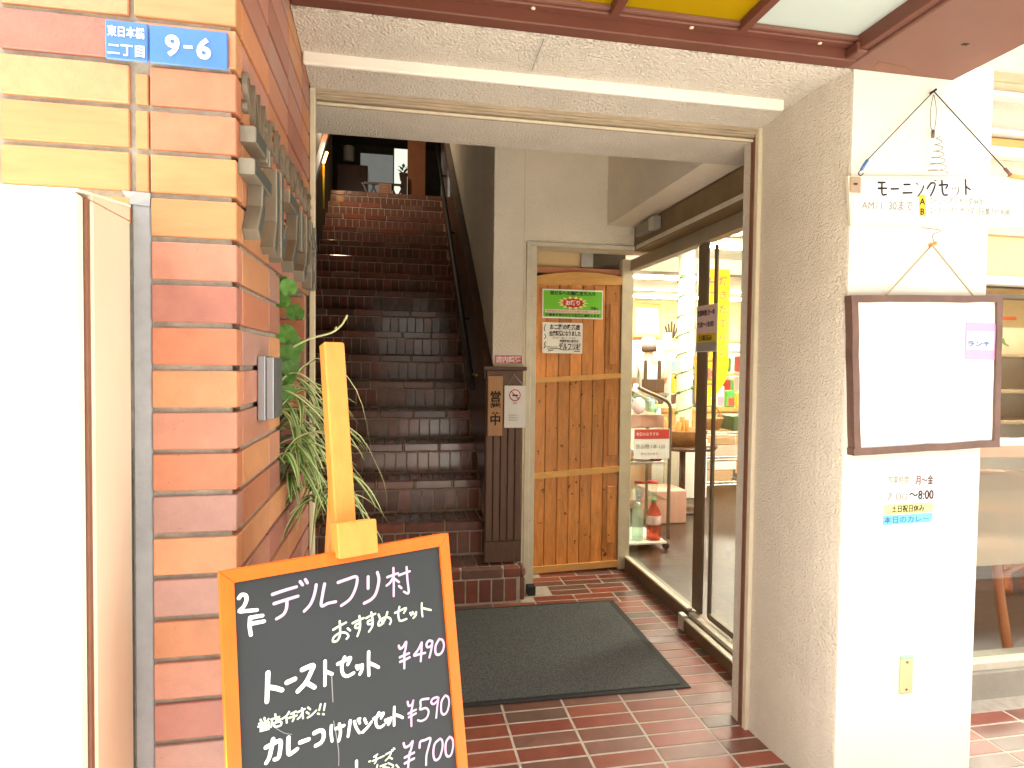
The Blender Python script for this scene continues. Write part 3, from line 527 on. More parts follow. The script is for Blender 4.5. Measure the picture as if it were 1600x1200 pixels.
# wainscot box on the pier
wc = thing('pier_cladding', 'dark grooved wooden cladding with a cap shelf on the pier', 'cladding', (.61, 3.48, .25))
for i in range(5):
    x0 = .505 + i * .0422
    box('plank', wc, (x0 + .0016, x0 + .0406), (3.462, 3.482), (.335, 1.315), M_dkwood, .004)
box('backing', wc, (.504, .7215), (3.4765, 3.4995), (.212, 1.318), M_dkwood, 0)
box('skirting', wc, (.503, .718), (3.458, 3.4764), (.212, .334), M_dkwood, .004)
box('top_board', wc, (.506, .716), (3.456, 3.4764), (1.235, 1.318), M_dkwood, .002)
box('cap_shelf', wc, (.485, .735), (3.43, 3.499), (1.3185, 1.340), M_dkwood, .004)

# ================================================================== wooden door and its frame
fr = thing('door_frame', 'cream steel frame around the wooden plank door', 'door frame', (1.0, 3.7, 0))
box('post', fr, (.747, .778), (3.535, 3.60), (0, 2.074), M_creamgrey, .002)
box('jamb', fr, (.7785, .814), (3.56, 3.90), (0, 2.05), M_creamgrey, .002)
box('head', fr, (.7785, 1.505), (3.536, 3.61), (2.0505, 2.074), M_creamgrey, .002)
box('header_panel', fr, (.8145, 1.5), (3.93, 3.95), (1.99, 2.26), M_shopwall, 0)
box('bracket', fr, (1.19, 1.27), (3.905, 3.929), (1.995, 2.12), M_silver, .002)
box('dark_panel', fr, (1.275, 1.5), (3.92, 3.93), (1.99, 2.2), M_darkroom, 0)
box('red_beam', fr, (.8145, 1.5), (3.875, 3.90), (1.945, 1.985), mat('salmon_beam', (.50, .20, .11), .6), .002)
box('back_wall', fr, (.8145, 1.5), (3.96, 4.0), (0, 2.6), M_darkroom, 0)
box('foot_block', fr, (.765, .812), (3.475, 3.53), (0, .055), M_rubber, .004)
door = thing('wooden_door', 'knotty orange cedar plank door with pale pine rails', 'door', (1.16, 3.85, 0))
bnd = [.868, .948, 1.030, 1.107, 1.185, 1.262, 1.342, 1.447]
def zarch(x): return 1.925 + .028 * (1 - ((x - 1.157) / .29) ** 2) + (x - 1.157) * .03
for a in range(7):
    x0, x1 = bnd[a] + .0015, bnd[a + 1] - .0015
    for z0, z1 in ((.045, .66), (.66, 1.27), (1.27, 1.90)):
        sh = .062 * ((x0 + x1) / 2 - 1.157)
        za, zb = z0 + (sh if z0 > .1 else sh * .3) + .001, z1 + (sh if z1 < 1.8 else 0)
        box('plank', door, (x0, x1), (3.85, 3.868), (za, zb), M_doorwood, .0035)
def rail(zc, h, slope, y0=3.832):
    prism('rail', door, [(.866, y0, zc - h / 2 - slope * .29), (1.449, y0, zc - h / 2 + slope * .29), (1.449, y0, zc + h / 2 + slope * .29), (.866, y0, zc + h / 2 - slope * .29)], (0, .0175, 0), M_doorrail)
rail(1.27, .034, .062); rail(.655, .038, .062); rail(.035, .042, .03)
ap = [(.866, 3.836, 1.862), (1.449, 3.836, 1.880)] + [(1.449 - t * .583, 3.836, zarch(1.449 - t * .583)) for t in [i / 10 for i in range(11)]]
prism('arched_rail', door, ap, (0, .014, 0), M_doorrail)
for z0, z1 in ((1.36, 1.76), (.76, 1.14), (.18, .56)):
    box('side_slat', door, (1.372, 1.425), (3.842, 3.850), (z0, z1), M_doorwood, .003)
# posters on the door
gp = thing('green_poster', 'bright green poster with a red starburst on the wooden door', 'poster', (1.115, 3.83, 1.74))
box('sheet', gp, (.913, 1.317), (3.8295, 3.8312), (1.652, 1.838), M_whiteink, 0)
box('green_ground', gp, (.921, 1.310), (3.8285, 3.8294), (1.661, 1.829), M_green, 0)
def star(name, par, cx, y, cz, rx, rz, n, k, m):
    pts = []
    for i in range(2 * n):
        a = math.pi * i / n; s = 1 if i % 2 == 0 else k; pts.append((cx + rx * s * math.cos(a), y, cz + rz * s * math.sin(a)))
    return prism(name, par, pts, (0, .0006, 0), m)
star('burst', gp, 1.115, 3.8275, 1.752, .105, .044, 14, .68, M_paleyellow); star('burst', gp, 1.115, 3.8265, 1.752, .08, .033, 12, .8, M_redink)
text('lettering', gp, 'お断り', .034, (1.115, 3.8262, 1.740), XR, ZU, M_whiteink, bold=.001, align='CENTER')
text('lettering', gp, '当ビルへの無断立ち入り', .026, (1.115, 3.828, 1.804), XR, ZU, M_ink, bold=.0008, align='CENTER', maxw=.30)
box('pink_band', gp, (.932, 1.300), (3.8275, 3.8284), (1.688, 1.708), M_palepink, 0)
text('lettering', gp, '関係者以外の立ち入りを固くお断りします', .013, (1.115, 3.827, 1.693), XR, ZU, M_redink, align='CENTER', maxw=.35)
text('lettering', gp, '管理人', .018, (1.235, 3.828, 1.713), XR, ZU, M_ink, bold=.0004)
text('lettering', gp, '不審者を見かけたら警察に通報します', .017, (1.115, 3.828, 1.667), XR, ZU, M_ink, bold=.0004, align='CENTER', maxw=.36)
wn = thing('white_notice', 'white handwritten notice below the green poster on the wooden door', 'notice', (1.05, 3.83, 1.52))
box('sheet', wn, (.917, 1.183), (3.8295, 3.8312), (1.428, 1.625), M_paper, 0)
for body, s, zz, x, mw in (('お二階の喫茶店', .036, 1.583, .965, .2), ('全席禁煙になりました', .034, 1.543, .96, .21), ('コーヒー・カレー・トースト', .014, 1.522, .985, .15), ('営業時間の御案内', .018, 1.501, 1.03, .125), ('デルフリ村', .045, 1.456, 1.025, .145)):
    text('lettering', wn, body, s, (x, 3.829, zz), XR, ZU, M_ink, bold=.0012 if s > .03 else .0003, maxw=mw)
text('lettering', wn, '珈琲の店', .02, (.945, 3.829, 1.46), XR, ZU, M_greyink, maxw=.07)
writing('scribble', wn, [(6, [0, 0, 8, 14, 2, 26, 10, 40]), (5, [2, 60, 10, 72, 3, 90]), (5, [4, 110, 0, 130, 9, 150]), (4, [25, -8, 80, 0, 140, -10, 200, -2, 235, -8]), (5, [30, -18, 60, -12]), (5, [200, -16, 235, -18])], (.928, 3.829, 1.46), XR, ZU, (0, -1, 0), M_ink)

# signs on the pier
rs = thing('red_sticker', 'small red and white sticker on the stucco pier above the cap shelf', 'sticker', (.637, 3.499, 1.385))
box('sheet', rs, (.552, .722), (3.4965, 3.4978), (1.352, 1.412), M_whiteink, 0); box('red_ground', rs, (.556, .718), (3.4957, 3.4964), (1.358, 1.406), mat('sticker_red', (.62, .13, .12), .6), 0)
text('lettering', rs, '店内禁煙', .038, (.637, 3.4955, 1.367), XR, ZU, M_whiteink, bold=.0014, align='CENTER', maxw=.145)
ws = thing('open_sign', 'narrow wooden sign board with vertical brush writing on the pier cladding', 'sign', (.553, 3.45, 1.1))
box('board', ws, (.512, .598), (3.444, 3.4555), (.945, 1.288), mat('pale_brown_board', (.46, .24, .10), .6, var=.12, vscale=9, stretch=(7, 7, 1)), .002)
for i, ch in enumerate('営業中'): text('lettering', ws, ch, .066, (.556, 3.4435, 1.145 - i * .066), XR, ZU, M_ink, bold=.0018, align='CENTER')
for i, ch in enumerate('スナ'): text('lettering', ws, ch, .026, (.578, 3.4435, 1.255 - i * .03), XR, ZU, M_greyink, align='CENTER')
for i, ch in enumerate('心よ'): text('lettering', ws, ch, .026, (.530, 3.4435, .992 - i * .028), XR, ZU, M_greyink, align='CENTER')
ns_ = thing('no_smoking_sign', 'white no smoking card hung from a nail beside the wooden sign', 'sign', (.667, 3.44, 1.11))
box('card', ns_, (.607, .730), (3.440, 3.443), (.992, 1.232), M_paper, 0)
bmk = bmesh.new()
ring_pts = [(.667 + .031 * math.cos(a * math.pi / 12), 3.4385, 1.178 + .031 * math.sin(a * math.pi / 12)) for a in range(25)]
tube_into(bmk, ring_pts, .0028, 5, False); tube_into(bmk, [(.645, 3.4385, 1.2), (.689, 3.4385, 1.156)], .0026, 5); fin('prohibition_ring', bmk, M_redink, ns_)
box('cigarette', ns_, (.652, .684), (3.4390, 3.4398), (1.173, 1.181), M_ink, 0)
text('lettering', ns_, '禁煙', .012, (.667, 3.4395, 1.128), XR, ZU, M_greyink, align='CENTER')
for i in range(3): text('lettering', ns_, 'ご協力をお願い致します', .009, (.629, 3.4395, 1.06 - i * .014), XR, ZU, M_greyink, maxw=.06)
tube('cord', ns_, [(.620, 3.441, 1.231), (.664, 3.4445, 1.293), (.718, 3.441, 1.231)], .0012, M_silver, 5)
tube('nail', ns_, [(.664, 3.455, 1.293), (.664, 3.442, 1.295)], .004, M_silver, 6)

# ================================================================== door mat
mt = thing('door_mat', 'dark grey entrance mat with black rubber edging on the tiles', 'mat', (.68, 2.86, 0))
mt.rotation_euler = (0, 0, rad(-.4))
box('rubber_edge', mt, (.02, 1.232), (2.366, 3.335), (.0012, .005), M_rubber, .0015); box('pile', mt, (.045, 1.195), (2.392, 3.31), (.0051, .0095), M_matpile, .002)

# ================================================================== unseen buildings across the street, added with a gap for the stair-tile sheen
def unseen_building(x0, x1, h, label, m):
    t = thing('unseen_building', label, 'building', ((x0 + x1) / 2, -15, 0)); box('wall', t, (x0, x1), (-20, -13), (-.13, h), m, 0)
    n = int((x1 - x0) / 2.6)
    for i in range(n):
        for k in range(int(h / 3)):
            box('window', t, (x0 + .7 + i * 2.6, x0 + 2.1 + i * 2.6), (-13.02, -12.96), (1 + k * 3, 2.4 + k * 3), M_bronze, 0)
unseen_building(-26, -.55, 9.5, 'unseen brown building across the street to the left, added for its reflection', mat('brown_render', (.20, .15, .11), .8)); unseen_building(1.75, 28, 10.5, 'unseen grey brown building across the street to the right, added for its reflection', mat('grey_brown_render', (.22, .18, .14), .8))

# ================================================================== glass shop front on the right of the hall
sf = thing('glass_storefront', 'bronze framed glass shop front with sliding door on the right side of the hall', 'shop front', (1.52, 3.0, 0))
box('transom_panel', sf, (1.412, 1.56), (2.205, 3.55), (2.046, 2.187), M_transom, .002)
box('transom_panel', sf, (1.45, 1.56), (3.553, 3.83), (2.076, 2.187), M_plaster_s, .002)
box('cover_strip', sf, (1.405, 1.4115), (2.21, 3.5), (2.050, 2.072), M_creamgrey, .001)
box('head_rail', sf, (1.505, 1.558), (2.205, 3.838), (1.975, 2.0455), mat('head_rail_tan', (.36, .30, .22), .45, metal=.2), .002)
box('corner_post', sf, (1.452, 1.532), (3.842, 3.90), (0, 2.049), M_cream, .003)
box('mullion', sf, (1.53, 1.544), (2.862, 2.96), (.09, 1.9745), M_bronze, .003)
box('door_stile', sf, (1.552, 1.566), (2.815, 2.838), (.085, 1.96), M_bronze, .002)
box('door_stile', sf, (1.545, 1.575), (2.21, 2.25), (.085, 1.96), M_bronze, .002)
box('door_rail', sf, (1.545, 1.575), (2.25, 2.8145), (.085, .115), M_bronze, .002)
box('sill', sf, (1.500, 1.575), (2.935, 3.841), (.0005, .078), M_bronze, .003); box('sill_strip', sf, (1.498, 1.53), (2.946, 3.84), (.0785, .092), M_creamgrey, .002)
box('sill', sf, (1.448, 1.60), (2.205, 2.925), (.0005, .062), M_transom, .003)
box('track_strip', sf, (1.447, 1.475), (2.205, 2.92), (.0622, .070), M_creamgrey, .001)
box('track_strip', sf, (1.495, 1.528), (2.205, 2.92), (.0622, .082), M_paleyellow if 0 else M_creamgrey, .001)
box('tape_patch', sf, (1.440, 1.470), (2.876, 2.93), (.002, .083), M_silver, .004)
p1 = box('pane', sf, (1.524, 1.530), (2.9605, 3.8405), (.0925, 1.9745), M_glass, 0)
p2 = box('pane', sf, (1.557, 1.563), (2.2505, 2.8145), (.1155, 1.96), M_glass, 0)
box('sensor', sf, (1.372, 1.4115), (3.235, 3.43), (2.105, 2.168), mat('sensor_grey', (.25, .23, .19), .5), .004); box('sensor_cap', sf, (1.366, 1.4115), (3.16, 3.234), (2.10, 2.172), M_silver, .006)
hp = thing('hours_poster', 'faded opening hours sheet in pink yellow and blue stuck inside the shop glass', 'poster', (1.51, 2.8, 1.54))
Yn = (0, -1, 0)
for nm, z0, z1, mm in (('top_band', 1.517, 1.650, M_palepink), ('middle_band', 1.474, 1.5165, M_yellow), ('bottom_band', 1.430, 1.4735, M_greymetal)):
    box(nm, hp, (1.4935, 1.4945), (2.70, 2.895), (z0, z1), mm, 0)
box('backing', hp, (1.495, 1.4965), (2.694, 2.90), (1.425, 1.655), M_paper, 0)
text('lettering', hp, '営業時間 月〜金', .030, (1.4932, 2.885, 1.606), Yn, ZU, M_ink, bold=.0006, maxw=.17)
text('lettering', hp, '7:00〜18:00', .036, (1.4932, 2.885, 1.548), Yn, ZU, M_ink, bold=.0006, maxw=.16)
text('lettering', hp, '土日祝日休み', .028, (1.4932, 2.87, 1.484), Yn, ZU, M_ink, bold=.0006, maxw=.13)

# ------------------------------------------------------------------ shop interior
sh = struct('shop_floor', (4.5, 6, 0)); box('boards', sh, (1.58, 9), (2.2, 11.3), (-.1, .02), M_shopfloor, 0)
sr = thing('shop_room', 'cream walls and white ceiling of the bright shop behind the glass', 'room', (4.5, 7, 0))
box('back_wall', sr, (1.5, 9), (11, 11.2), (0, 2.6), M_shopwall, 0); box('side_wall', sr, (1.52, 1.57), (3.965, 11), (0, 2.6), M_shopwhite, 0); box('side_wall', sr, (9, 9.2), (2.2, 11.2), (0, 2.6), M_shopwall, 0)
box('ceiling', sr, (1.56, 9), (2.23, 11.2), (2.601, 2.68), M_ceil, 0)
box('ceiling_drop', sr, (1.6, 9), (6.6, 6.8), (2.42, 2.60), M_ceil, 0); box('ceiling_line', sr, (1.6, 9), (6.585, 6.5995), (2.40, 2.43), M_bronze, 0)
box('wall_cabinet', sr, (3.4, 9), (10.7, 10.99), (.1, 1.86), M_shopwhite, .004); box('cabinet_top', sr, (3.4, 9), (10.66, 10.7), (1.83, 1.87), M_doorrail, 0)
def tube_lamp(x, y, z, L, label):
    t = thing('ceiling_light', label, 'ceiling light', (x, y, z), 'fluorescent lights in the shop')
    box('housing', t, (x - L / 2, x + L / 2), (y - .06, y + .06), (z + .035, z + .09), M_ceil, .004)
    for s in (-.032, .032): tube('tube', t, [(x - L / 2, y + s, z + .015), (x + L / 2, y + s, z + .015)], .016, M_tube, 8)
    a = bpy.data.lights.new('fluorescent_glow', 'AREA'); a.shape = 'RECTANGLE'; a.size = L; a.size_y = .1; a.energy = 8; a.color = (1, .93, .78)
    ao = bpy.data.objects.new('fluorescent_glow', a); COL.objects.link(ao); ao.parent = t; ao.location = (0, 0, -.01)
tube_lamp(3.25, 5.5, 2.50, 1.2, 'fluorescent ceiling light nearest the glass, above the yellow banner')
tube_lamp(3.3, 7.6, 2.50, 1.2, 'fluorescent ceiling light in the middle row, left of the cream column')
tube_lamp(4.35, 9.7, 2.50, 1.3, 'fluorescent ceiling light in the rear row, above the framed certificate')
tube_lamp(5.9, 9.7, 2.50, 1.3, 'fluorescent ceiling light in the rear row, right of the banner')
tube_lamp(5.3, 4.6, 2.40, 1.4, 'fluorescent ceiling light seen through the right hand window')
tube_lamp(3.0, 3.6, 2.40, 1.2, 'unseen fluorescent ceiling light just inside the sliding door, added to brighten the shop')  # extra light out of view, added to brighten the shop
cl = thing('shop_column', 'cream round column wrapped with a leafy garland inside the shop', 'column', (3.07, 6.2, 0))
lathe('shaft', cl, [(.085, 0), (.085, 2.6)], (3.07, 6.2, 0), M_shopwhite, 24)
gb = [(3.07 + .095 * math.cos(a * .55), 6.2 + .095 * math.sin(a * .55), .75 + a * .018) for a in range(0, 90)]
ga = thing('garland', 'thin leafy garland spiralling round the cream shop column', 'garland', (3.07, 6.2, .7))
tube('vine', ga, gb, .006, M_geran, 5)
lb = bmesh.new()
for a in range(0, 90, 3):
    p = Vector(gb[a]); q = bmesh.ops.create_icosphere(lb, subdivisions=1, radius=random.uniform(.012, .028))['verts']; bmesh.ops.scale(lb, vec=(1, .6, .8), verts=q); bmesh.ops.translate(lb, vec=p, verts=q)
fin('foliage', lb, M_geran, ga)['kind'] = 'stuff'
ct = thing('framed_certificate', 'framed certificate standing on the shelf at the shop back wall', 'picture frame', (4.5, 10.6, 1.9))
box('frame', ct, (4.2, 4.78), (10.60, 10.64), (1.88, 2.5), M_doorrail, .01, (rad(-6), 0, rad(4))); box('sheet', ct, (4.27, 4.71), (10.592, 10.60), (1.96, 2.42), M_paper, 0, (rad(-6), 0, rad(4)))
hd = thing('hand_ornament', 'dark bent wire ornament shaped like an open palm beside the certificate', 'ornament', (5.0, 10.66, 1.87))
for s in (-2, -1, 0, 1, 2):
    tube('finger', hd, [(5.0 + s * .012, 10.66, 1.88), (5.0 + s * .045, 10.66, 2.0), (5.0 + s * .062, 10.66, 2.19 - abs(s) * .045)], .018, M_blacktube, 6)
pk = box('pink_curtain', None, (4.0, 4.95), (10.2, 10.22), (1.52, 1.80), M_palepink, 0); tag(pk, 'short pink curtain hanging behind the shop worker', 'curtain')
# yellow banner
bn = thing('yellow_banner', 'tall yellow hanging banner with pink lettering inside the shop glass', 'banner', (2.76, 5, 1.6))
bp_ = [(2.60, 5.0, 2.21), (2.885, 5.0, 2.21), (2.89, 5.0, 1.36), (2.87, 5.0, 1.24), (2.80, 5.0, 1.13), (2.70, 5.0, 1.06), (2.58, 5.0, 1.04)]
prism('cloth', bn, bp_, (0, .004, 0), mat('banner_yellow', (.85, .60, .02), .8, .2, var=.04))
for i, ch in enumerate('カレーの店'): text('lettering', bn, ch, .17, (2.70, 4.9975, 2.0 - i * .2), XR, ZU, mat('banner_red', (.72, .14, .10), .7), bold=.004, align='CENTER')
for i, ch in enumerate('焼きたてパン'): text('lettering', bn, ch, .085, (2.825, 4.9975, 2.08 - i * .125), XR, ZU, MATS['banner_red'], bold=.0015, align='CENTER')
tube('pole', bn, [(2.585, 5.02, 1.0), (2.585, 5.02, 2.25)], .008, M_silver, 6)
# wire rack with boxes
rk = thing('wire_rack', 'chrome wire shelf rack standing on the shop floor', 'shelf', (3.5, 6.2, 0))
for z in (.10, .37, .63):
    bm = bmesh.new()
    for i in range(9): tube_into(bm, [(3.2 + i * .07, 6.0, z), (3.2 + i * .07, 6.4, z)], .004, 5)
    for yy in (6.0, 6.4):
        for dz in (0, .03): tube_into(bm, [(3.18, yy, z + dz), (3.8, yy, z + dz)], .006, 5)
    fin('wire_shelf', bm, M_silver, rk)
for xx in (3.18, 3.8):
    for yy in (6.0, 6.4): tube('leg', rk, [(xx, yy, .02), (xx, yy, .72)], .012, M_silver, 6)
for x0, x1, z0, z1, lab, mm in ((3.24, 3.62, .405, .52, 'peach carton on the middle shelf of the wire rack', M_peach), (3.26, 3.58, .525, .60, 'flat brown carton stacked on the peach carton', M_carton), (3.24, 3.55, .135, .25, 'brown carton on the lowest shelf of the wire rack', M_carton), (3.3, 3.6, .255, .34, 'pale carton on top of the lowest brown carton', M_paper)):
    tag(box('carton', None, (x0, x1), (6.02, 6.36), (z0, z1), mm, .004), lab, 'box')
bk = thing('rattan_basket', 'round rattan basket with a handle on top of the wire rack', 'basket', (3.38, 6.2, .67))
lathe('bowl', bk, [(.10, 0), (.14, .12), (.145, .13), (.13, .13), (.095, .02)], (3.38, 6.2, .672), M_rattan); tube('handle', bk, smooth_pts([(3.24, 6.2, .79), (3.30, 6.2, .9), (3.38, 6.2, .93), (3.46, 6.2, .9), (3.52, 6.2, .79)]), .01, M_rattan, 6)
tag(box('green_tray', None, (3.56, 3.84), (6.02, 6.38), (.672, .83), mat('dark_green_plastic', (.06, .09, .03), .5), .01), 'dark green tray on top of the wire rack', 'tray')
# counter with small packets
cnt = thing('shop_counter', 'pale wooden counter crowded with packets at the back of the shop', 'counter', (4.3, 7.2, 0))
box('top', cnt, (3.2, 5.6), (7.0, 7.7), (.80, .85), M_doorrail, .004); box('front', cnt, (3.22, 5.58), (7.03, 7.68), (.02, .799), M_doorrail, .004)
pc = [('red', (.6, .08, .05)), ('yellow', (.8, .6, .05)), ('white', (.8, .78, .7)), ('blue', (.06, .15, .45)), ('pink', (.75, .3, .4)), ('green', (.12, .4, .08)), ('pale blue', (.4, .6, .75))]
spots_ = ['at the left end of the back counter', 'second from the left on the back counter', 'third from the left on the back counter', 'fourth from the left on the back counter', 'fifth from the left on the back counter', 'sixth from the left on the back counter', 'near the right end of the back counter', 'at the right end of the back counter']
for i in range(8):
    nm, c = pc[(i * 3) % 7]; x = 3.55 + i * .145; h = random.uniform(.14, .3)
    t = thing('packet', f'small {nm} packet {spots_[i]}', 'packet', (x, 7.1, .85), 'packets on the back counter')
    box('pouch', t, (x - .055, x + .055), (7.06, 7.14), (.851, .851 + h), mat('packet_' + nm.replace(' ', '_'), c, .5), .012); box('print', t, (x - .04, x + .04), (7.056, 7.0595), (.87, .87 + h * .45), mat('packet_' + pc[(i * 3 + 2) % 7][0].replace(' ', '_'), pc[(i * 3 + 2) % 7][1], .5), 0)
bt = thing('bread_table', 'dark round table with a basket behind the shop glass', 'table', (2.62, 5.3, 0))
lathe('table_top', bt, [(.30, .60), (.31, .615), (.31, .63), (.02, .63)], (2.62, 5.3, 0), M_rail, 24); tube('leg', bt, [(2.62, 5.3, .02), (2.62, 5.3, .6)], .03, M_rail); lathe('foot', bt, [(.2, .0), (.2, .02), (.04, .05)], (2.62, 5.3, .02), M_rail)
bs = thing('bread_basket', 'wide rattan basket holding bread sticks on the dark table', 'basket', (2.62, 5.3, .64))
lathe('bowl', bs, [(.18, 0), (.22, .13), (.225, .14), (.2, .14), (.17, .02)], (2.62, 5.3, .632), M_rattan)
for i, w_ in enumerate(('leftmost', 'second', 'middle', 'fourth', 'rightmost')):
    x, y = 2.48 + i * .07, 5.3 + random.uniform(-.1, .1)
    o = tube('bread_stick', None, [(x, y, .66), (x + random.uniform(-.03, .03), y, .86 + random.uniform(-.02, .03))], .026, M_bread, 8); tag(o, f'golden bread stick standing {w_} in the rattan basket', 'bread', 'bread sticks in the basket')
# trolley with bottles next to the glass
tr_ = thing('bottle_trolley', 'dark steel trolley with a bent handle and bottle shelves just behind the glass', 'trolley', (1.78, 4.2, 0))
tube('side_tube', tr_, smooth_pts([(1.70, 4.15, 1.20), (1.78, 4.15, 1.165), (1.90, 4.15, 1.115), (1.945, 4.15, 1.07), (1.95, 4.15, .98), (1.95, 4.15, .5), (1.95, 4.15, .10)], 4), .014, M_bronze, 8)
tube('side_tube', tr_, smooth_pts([(1.70, 4.55, 1.20), (1.90, 4.55, 1.115), (1.945, 4.55, 1.07), (1.95, 4.55, .98), (1.95, 4.55, .10)], 4), .014, M_bronze, 8)
for yy in (4.15, 4.55): tube('upright', tr_, [(1.60, yy, .10), (1.60, yy, 1.2)], .012, M_bronze, 8)
for z in (.055, .36, .62, .88): box('glass_shelf' if z > .06 else 'shelf', tr_, (1.595, 1.94), (4.14, 4.56), (z + .012, z + .026), M_glass if z > .06 else M_shopwhite, .002)
for xx, yy in ((1.62, 4.16), (1.94, 4.16), (1.62, 4.54), (1.94, 4.54)):
    c = lathe('caster', tr_, [(.001, -.01), (.024, -.01), (.026, 0), (.024, .01), (.001, .01)], (0, 0, 0), M_rubber, 12); c.rotation_euler = (rad(90), 0, 0); c.location = Vector((xx, yy, .047)) - Vector((1.78, 4.2, 0))
def bottle(x, y, z, r, h, body, cap, label, lab=False):
    t = thing('plastic_bottle', label, 'bottle', (x, y, z), 'plastic bottles on the trolley')
    lathe('body', t, [(r * .7, 0), (r, .02 * h), (r, .28 * h), (r * .93, .32 * h), (r, .36 * h), (r, .62 * h), (r * .8, .72 * h), (r * .36, .86 * h), (r * .34, .93 * h)], (x, y, z), body, 16)
    lathe('cap', t, [(r * .38, .93 * h), (r * .38, h), (r * .1, h)], (x, y, z), cap, 12)
    if lab: lathe('label_band', t, [(r * 1.01, .38 * h), (r * 1.02, .40 * h), (r * 1.02, .58 * h), (r * 1.01, .60 * h)], (x, y, z), M_palepink, 16)
M_gcap = mat('green_cap', (.06, .4, .16), .4)
bottle(1.865, 4.21, .083, .052, .30, M_pettea, M_gcap, 'large red tea bottle with green cap on the bottom trolley shelf', True)
bottle(1.735, 4.20, .083, .042, .28, M_petclear, M_whiteink, 'clear bottle between the post and the red tea bottle')
bottle(1.645, 4.22, .083, .042, .31, M_petclear, M_gcap, 'clear bottle nearest the post on the bottom trolley shelf')
bottle(1.79, 4.33, .083, .042, .30, M_petclear, M_palepink, 'clear bottle with pink cap behind the red tea bottle')
bottle(1.69, 4.36, .083, .042, .30, M_petclear, M_whiteink, 'clear bottle at the back left of the bottom trolley shelf')
for i, (x, lab) in enumerate(((1.66, 'wrapped sweets tray at the left of the second trolley shelf'), (1.78, 'wrapped sweets tray at the middle of the second trolley shelf'), (1.88, 'wrapped sweets tray at the right of the second trolley shelf'))):
    t = thing('sweets_tray', lab, 'tray', (x, 4.3, .65)); box('tray', t, (x - .05, x + .05), (4.18, 4.5), (.647, .66), M_silver, .004); box('wrapper', t, (x - .042, x + .042), (4.19, 4.48), (.6605, .70 + .02 * i), (M_bread, M_palepink, M_redink)[i], .015)
    t = thing('jelly_cup', 'clear tub on the middle trolley shelf' if i == 1 else ('clear tub at the left of the middle trolley shelf' if i == 0 else 'clear tub at the right of the middle trolley shelf'), 'tub', (x, 4.28, .388)); lathe('tub', t, [(.03, 0), (.042, .09), (.04, .1)], (x, 4.28, .388), M_petclear, 14); lathe('lid', t, [(.043, .1), (.043, .11), (.01, .112)], (x, 4.28, .388), M_redink, 14)
pr = thing('price_card', 'red and white price card on the front of the bottle trolley', 'sign', (1.8, 4.13, .8))
box('sheet', pr, (1.665, 1.935), (4.122, 4.125), (.69, .905), M_paper, 0); box('red_band', pr, (1.668, 1.932), (4.1205, 4.1215), (.835, .902), M_redink, 0)
text('lettering', pr, '本日のおすすめ', .028, (1.68, 4.12, .858), XR, ZU, M_whiteink, maxw=.17); text('lettering', pr, '飲み物 1本 120', .04, (1.68, 4.1212, .765), XR, ZU, M_greyink, maxw=.22); text('lettering', pr, '冷えています', .02, (1.72, 4.1212, .72), XR, ZU, M_greyink, maxw=.13)
tag(box('cake_carton', None, (1.64, 1.93), (4.2, 4.5), (.907, 1.0), M_peach, .004), 'peach carton on the top shelf of the bottle trolley', 'box')
mi = thing('round_mirror', 'small round shaving mirror clipped to the trolley beside the post', 'mirror', (1.70, 4.13, 1.07))
mo_ = lathe('glass', mi, [(.001, -.006), (.06, -.006), (.062, 0), (.06, .006), (.001, .006)], (0, 0, 0), M_palepink, 20); mo_.rotation_euler = (rad(90), 0, rad(25)); mo_.location = (0, 0, 0)
tube('arm', mi, [(1.70, 4.14, 1.07), (1.61, 4.15, 1.07)], .006, M_blacktube, 6)
hb_ = thing('display_heap', 'heap of colourful packets on a low stand behind the trolley', 'display', (2.6, 6.4, 0)); box('stand', hb_, (2.35, 2.85), (6.2, 6.6), (.02, .75), M_shopwhite, .004)
for i in range(14): 
    c = pc[i % 7]; x = 2.38 + (i % 7) * .068; y = 6.28 + (i // 7) * .16; box('packet', hb_, (x, x + .055), (y, y + .1), (.751, .86 + .05 * random.random() + .1 * (i // 7)), mat('packet_' + c[0].replace(' ', '_'), c[1], .5), .01, (0, 0, random.uniform(-.2, .2)))
def bag_shape(name, x, y, z, m, lab):
    bm = bmesh.new(); bmesh.ops.create_icosphere(bm, subdivisions=2, radius=.11)
    for v in bm.verts: v.co.z *= .8; v.co += Vector((random.uniform(-1, 1), random.uniform(-1, 1), random.uniform(-1, 1))) * .012
    bmesh.ops.translate(bm, vec=(x, y, z), verts=bm.verts); tag(fin(name, bm, m, None, True), lab, 'bag')
bag_shape('plastic_bag', 1.83, 4.36, 1.08, M_petclear, 'crumpled clear bag lying on the peach carton of the trolley')
# shelves along the back for depth
gr_ = thing('goods_shelf', 'white wall shelf of bottles and bags on the right of the banner', 'shelf', (5.0, 9.2, 0))
for z in (.9, 1.25, 1.6): box('board', gr_, (4.3, 6.2), (9.2, 9.5), (z, z + .03), M_shopwhite, .003)
for x in (4.3, 6.17): box('side', gr_, (x, x + .03), (9.2, 9.5), (.02, 1.9), M_shopwhite, .003)
for i in range(12):
    x = 4.42 + (i % 6) * .3; z = (.93, 1.28)[i // 6]; c = pc[(i * 2 + 1) % 7]
    box('goods', gr_, (x - .08, x + .08), (9.24, 9.42), (z + .001, z + random.uniform(.14, .28)), mat('packet_' + c[0].replace(' ', '_'), c[1], .5), .02)

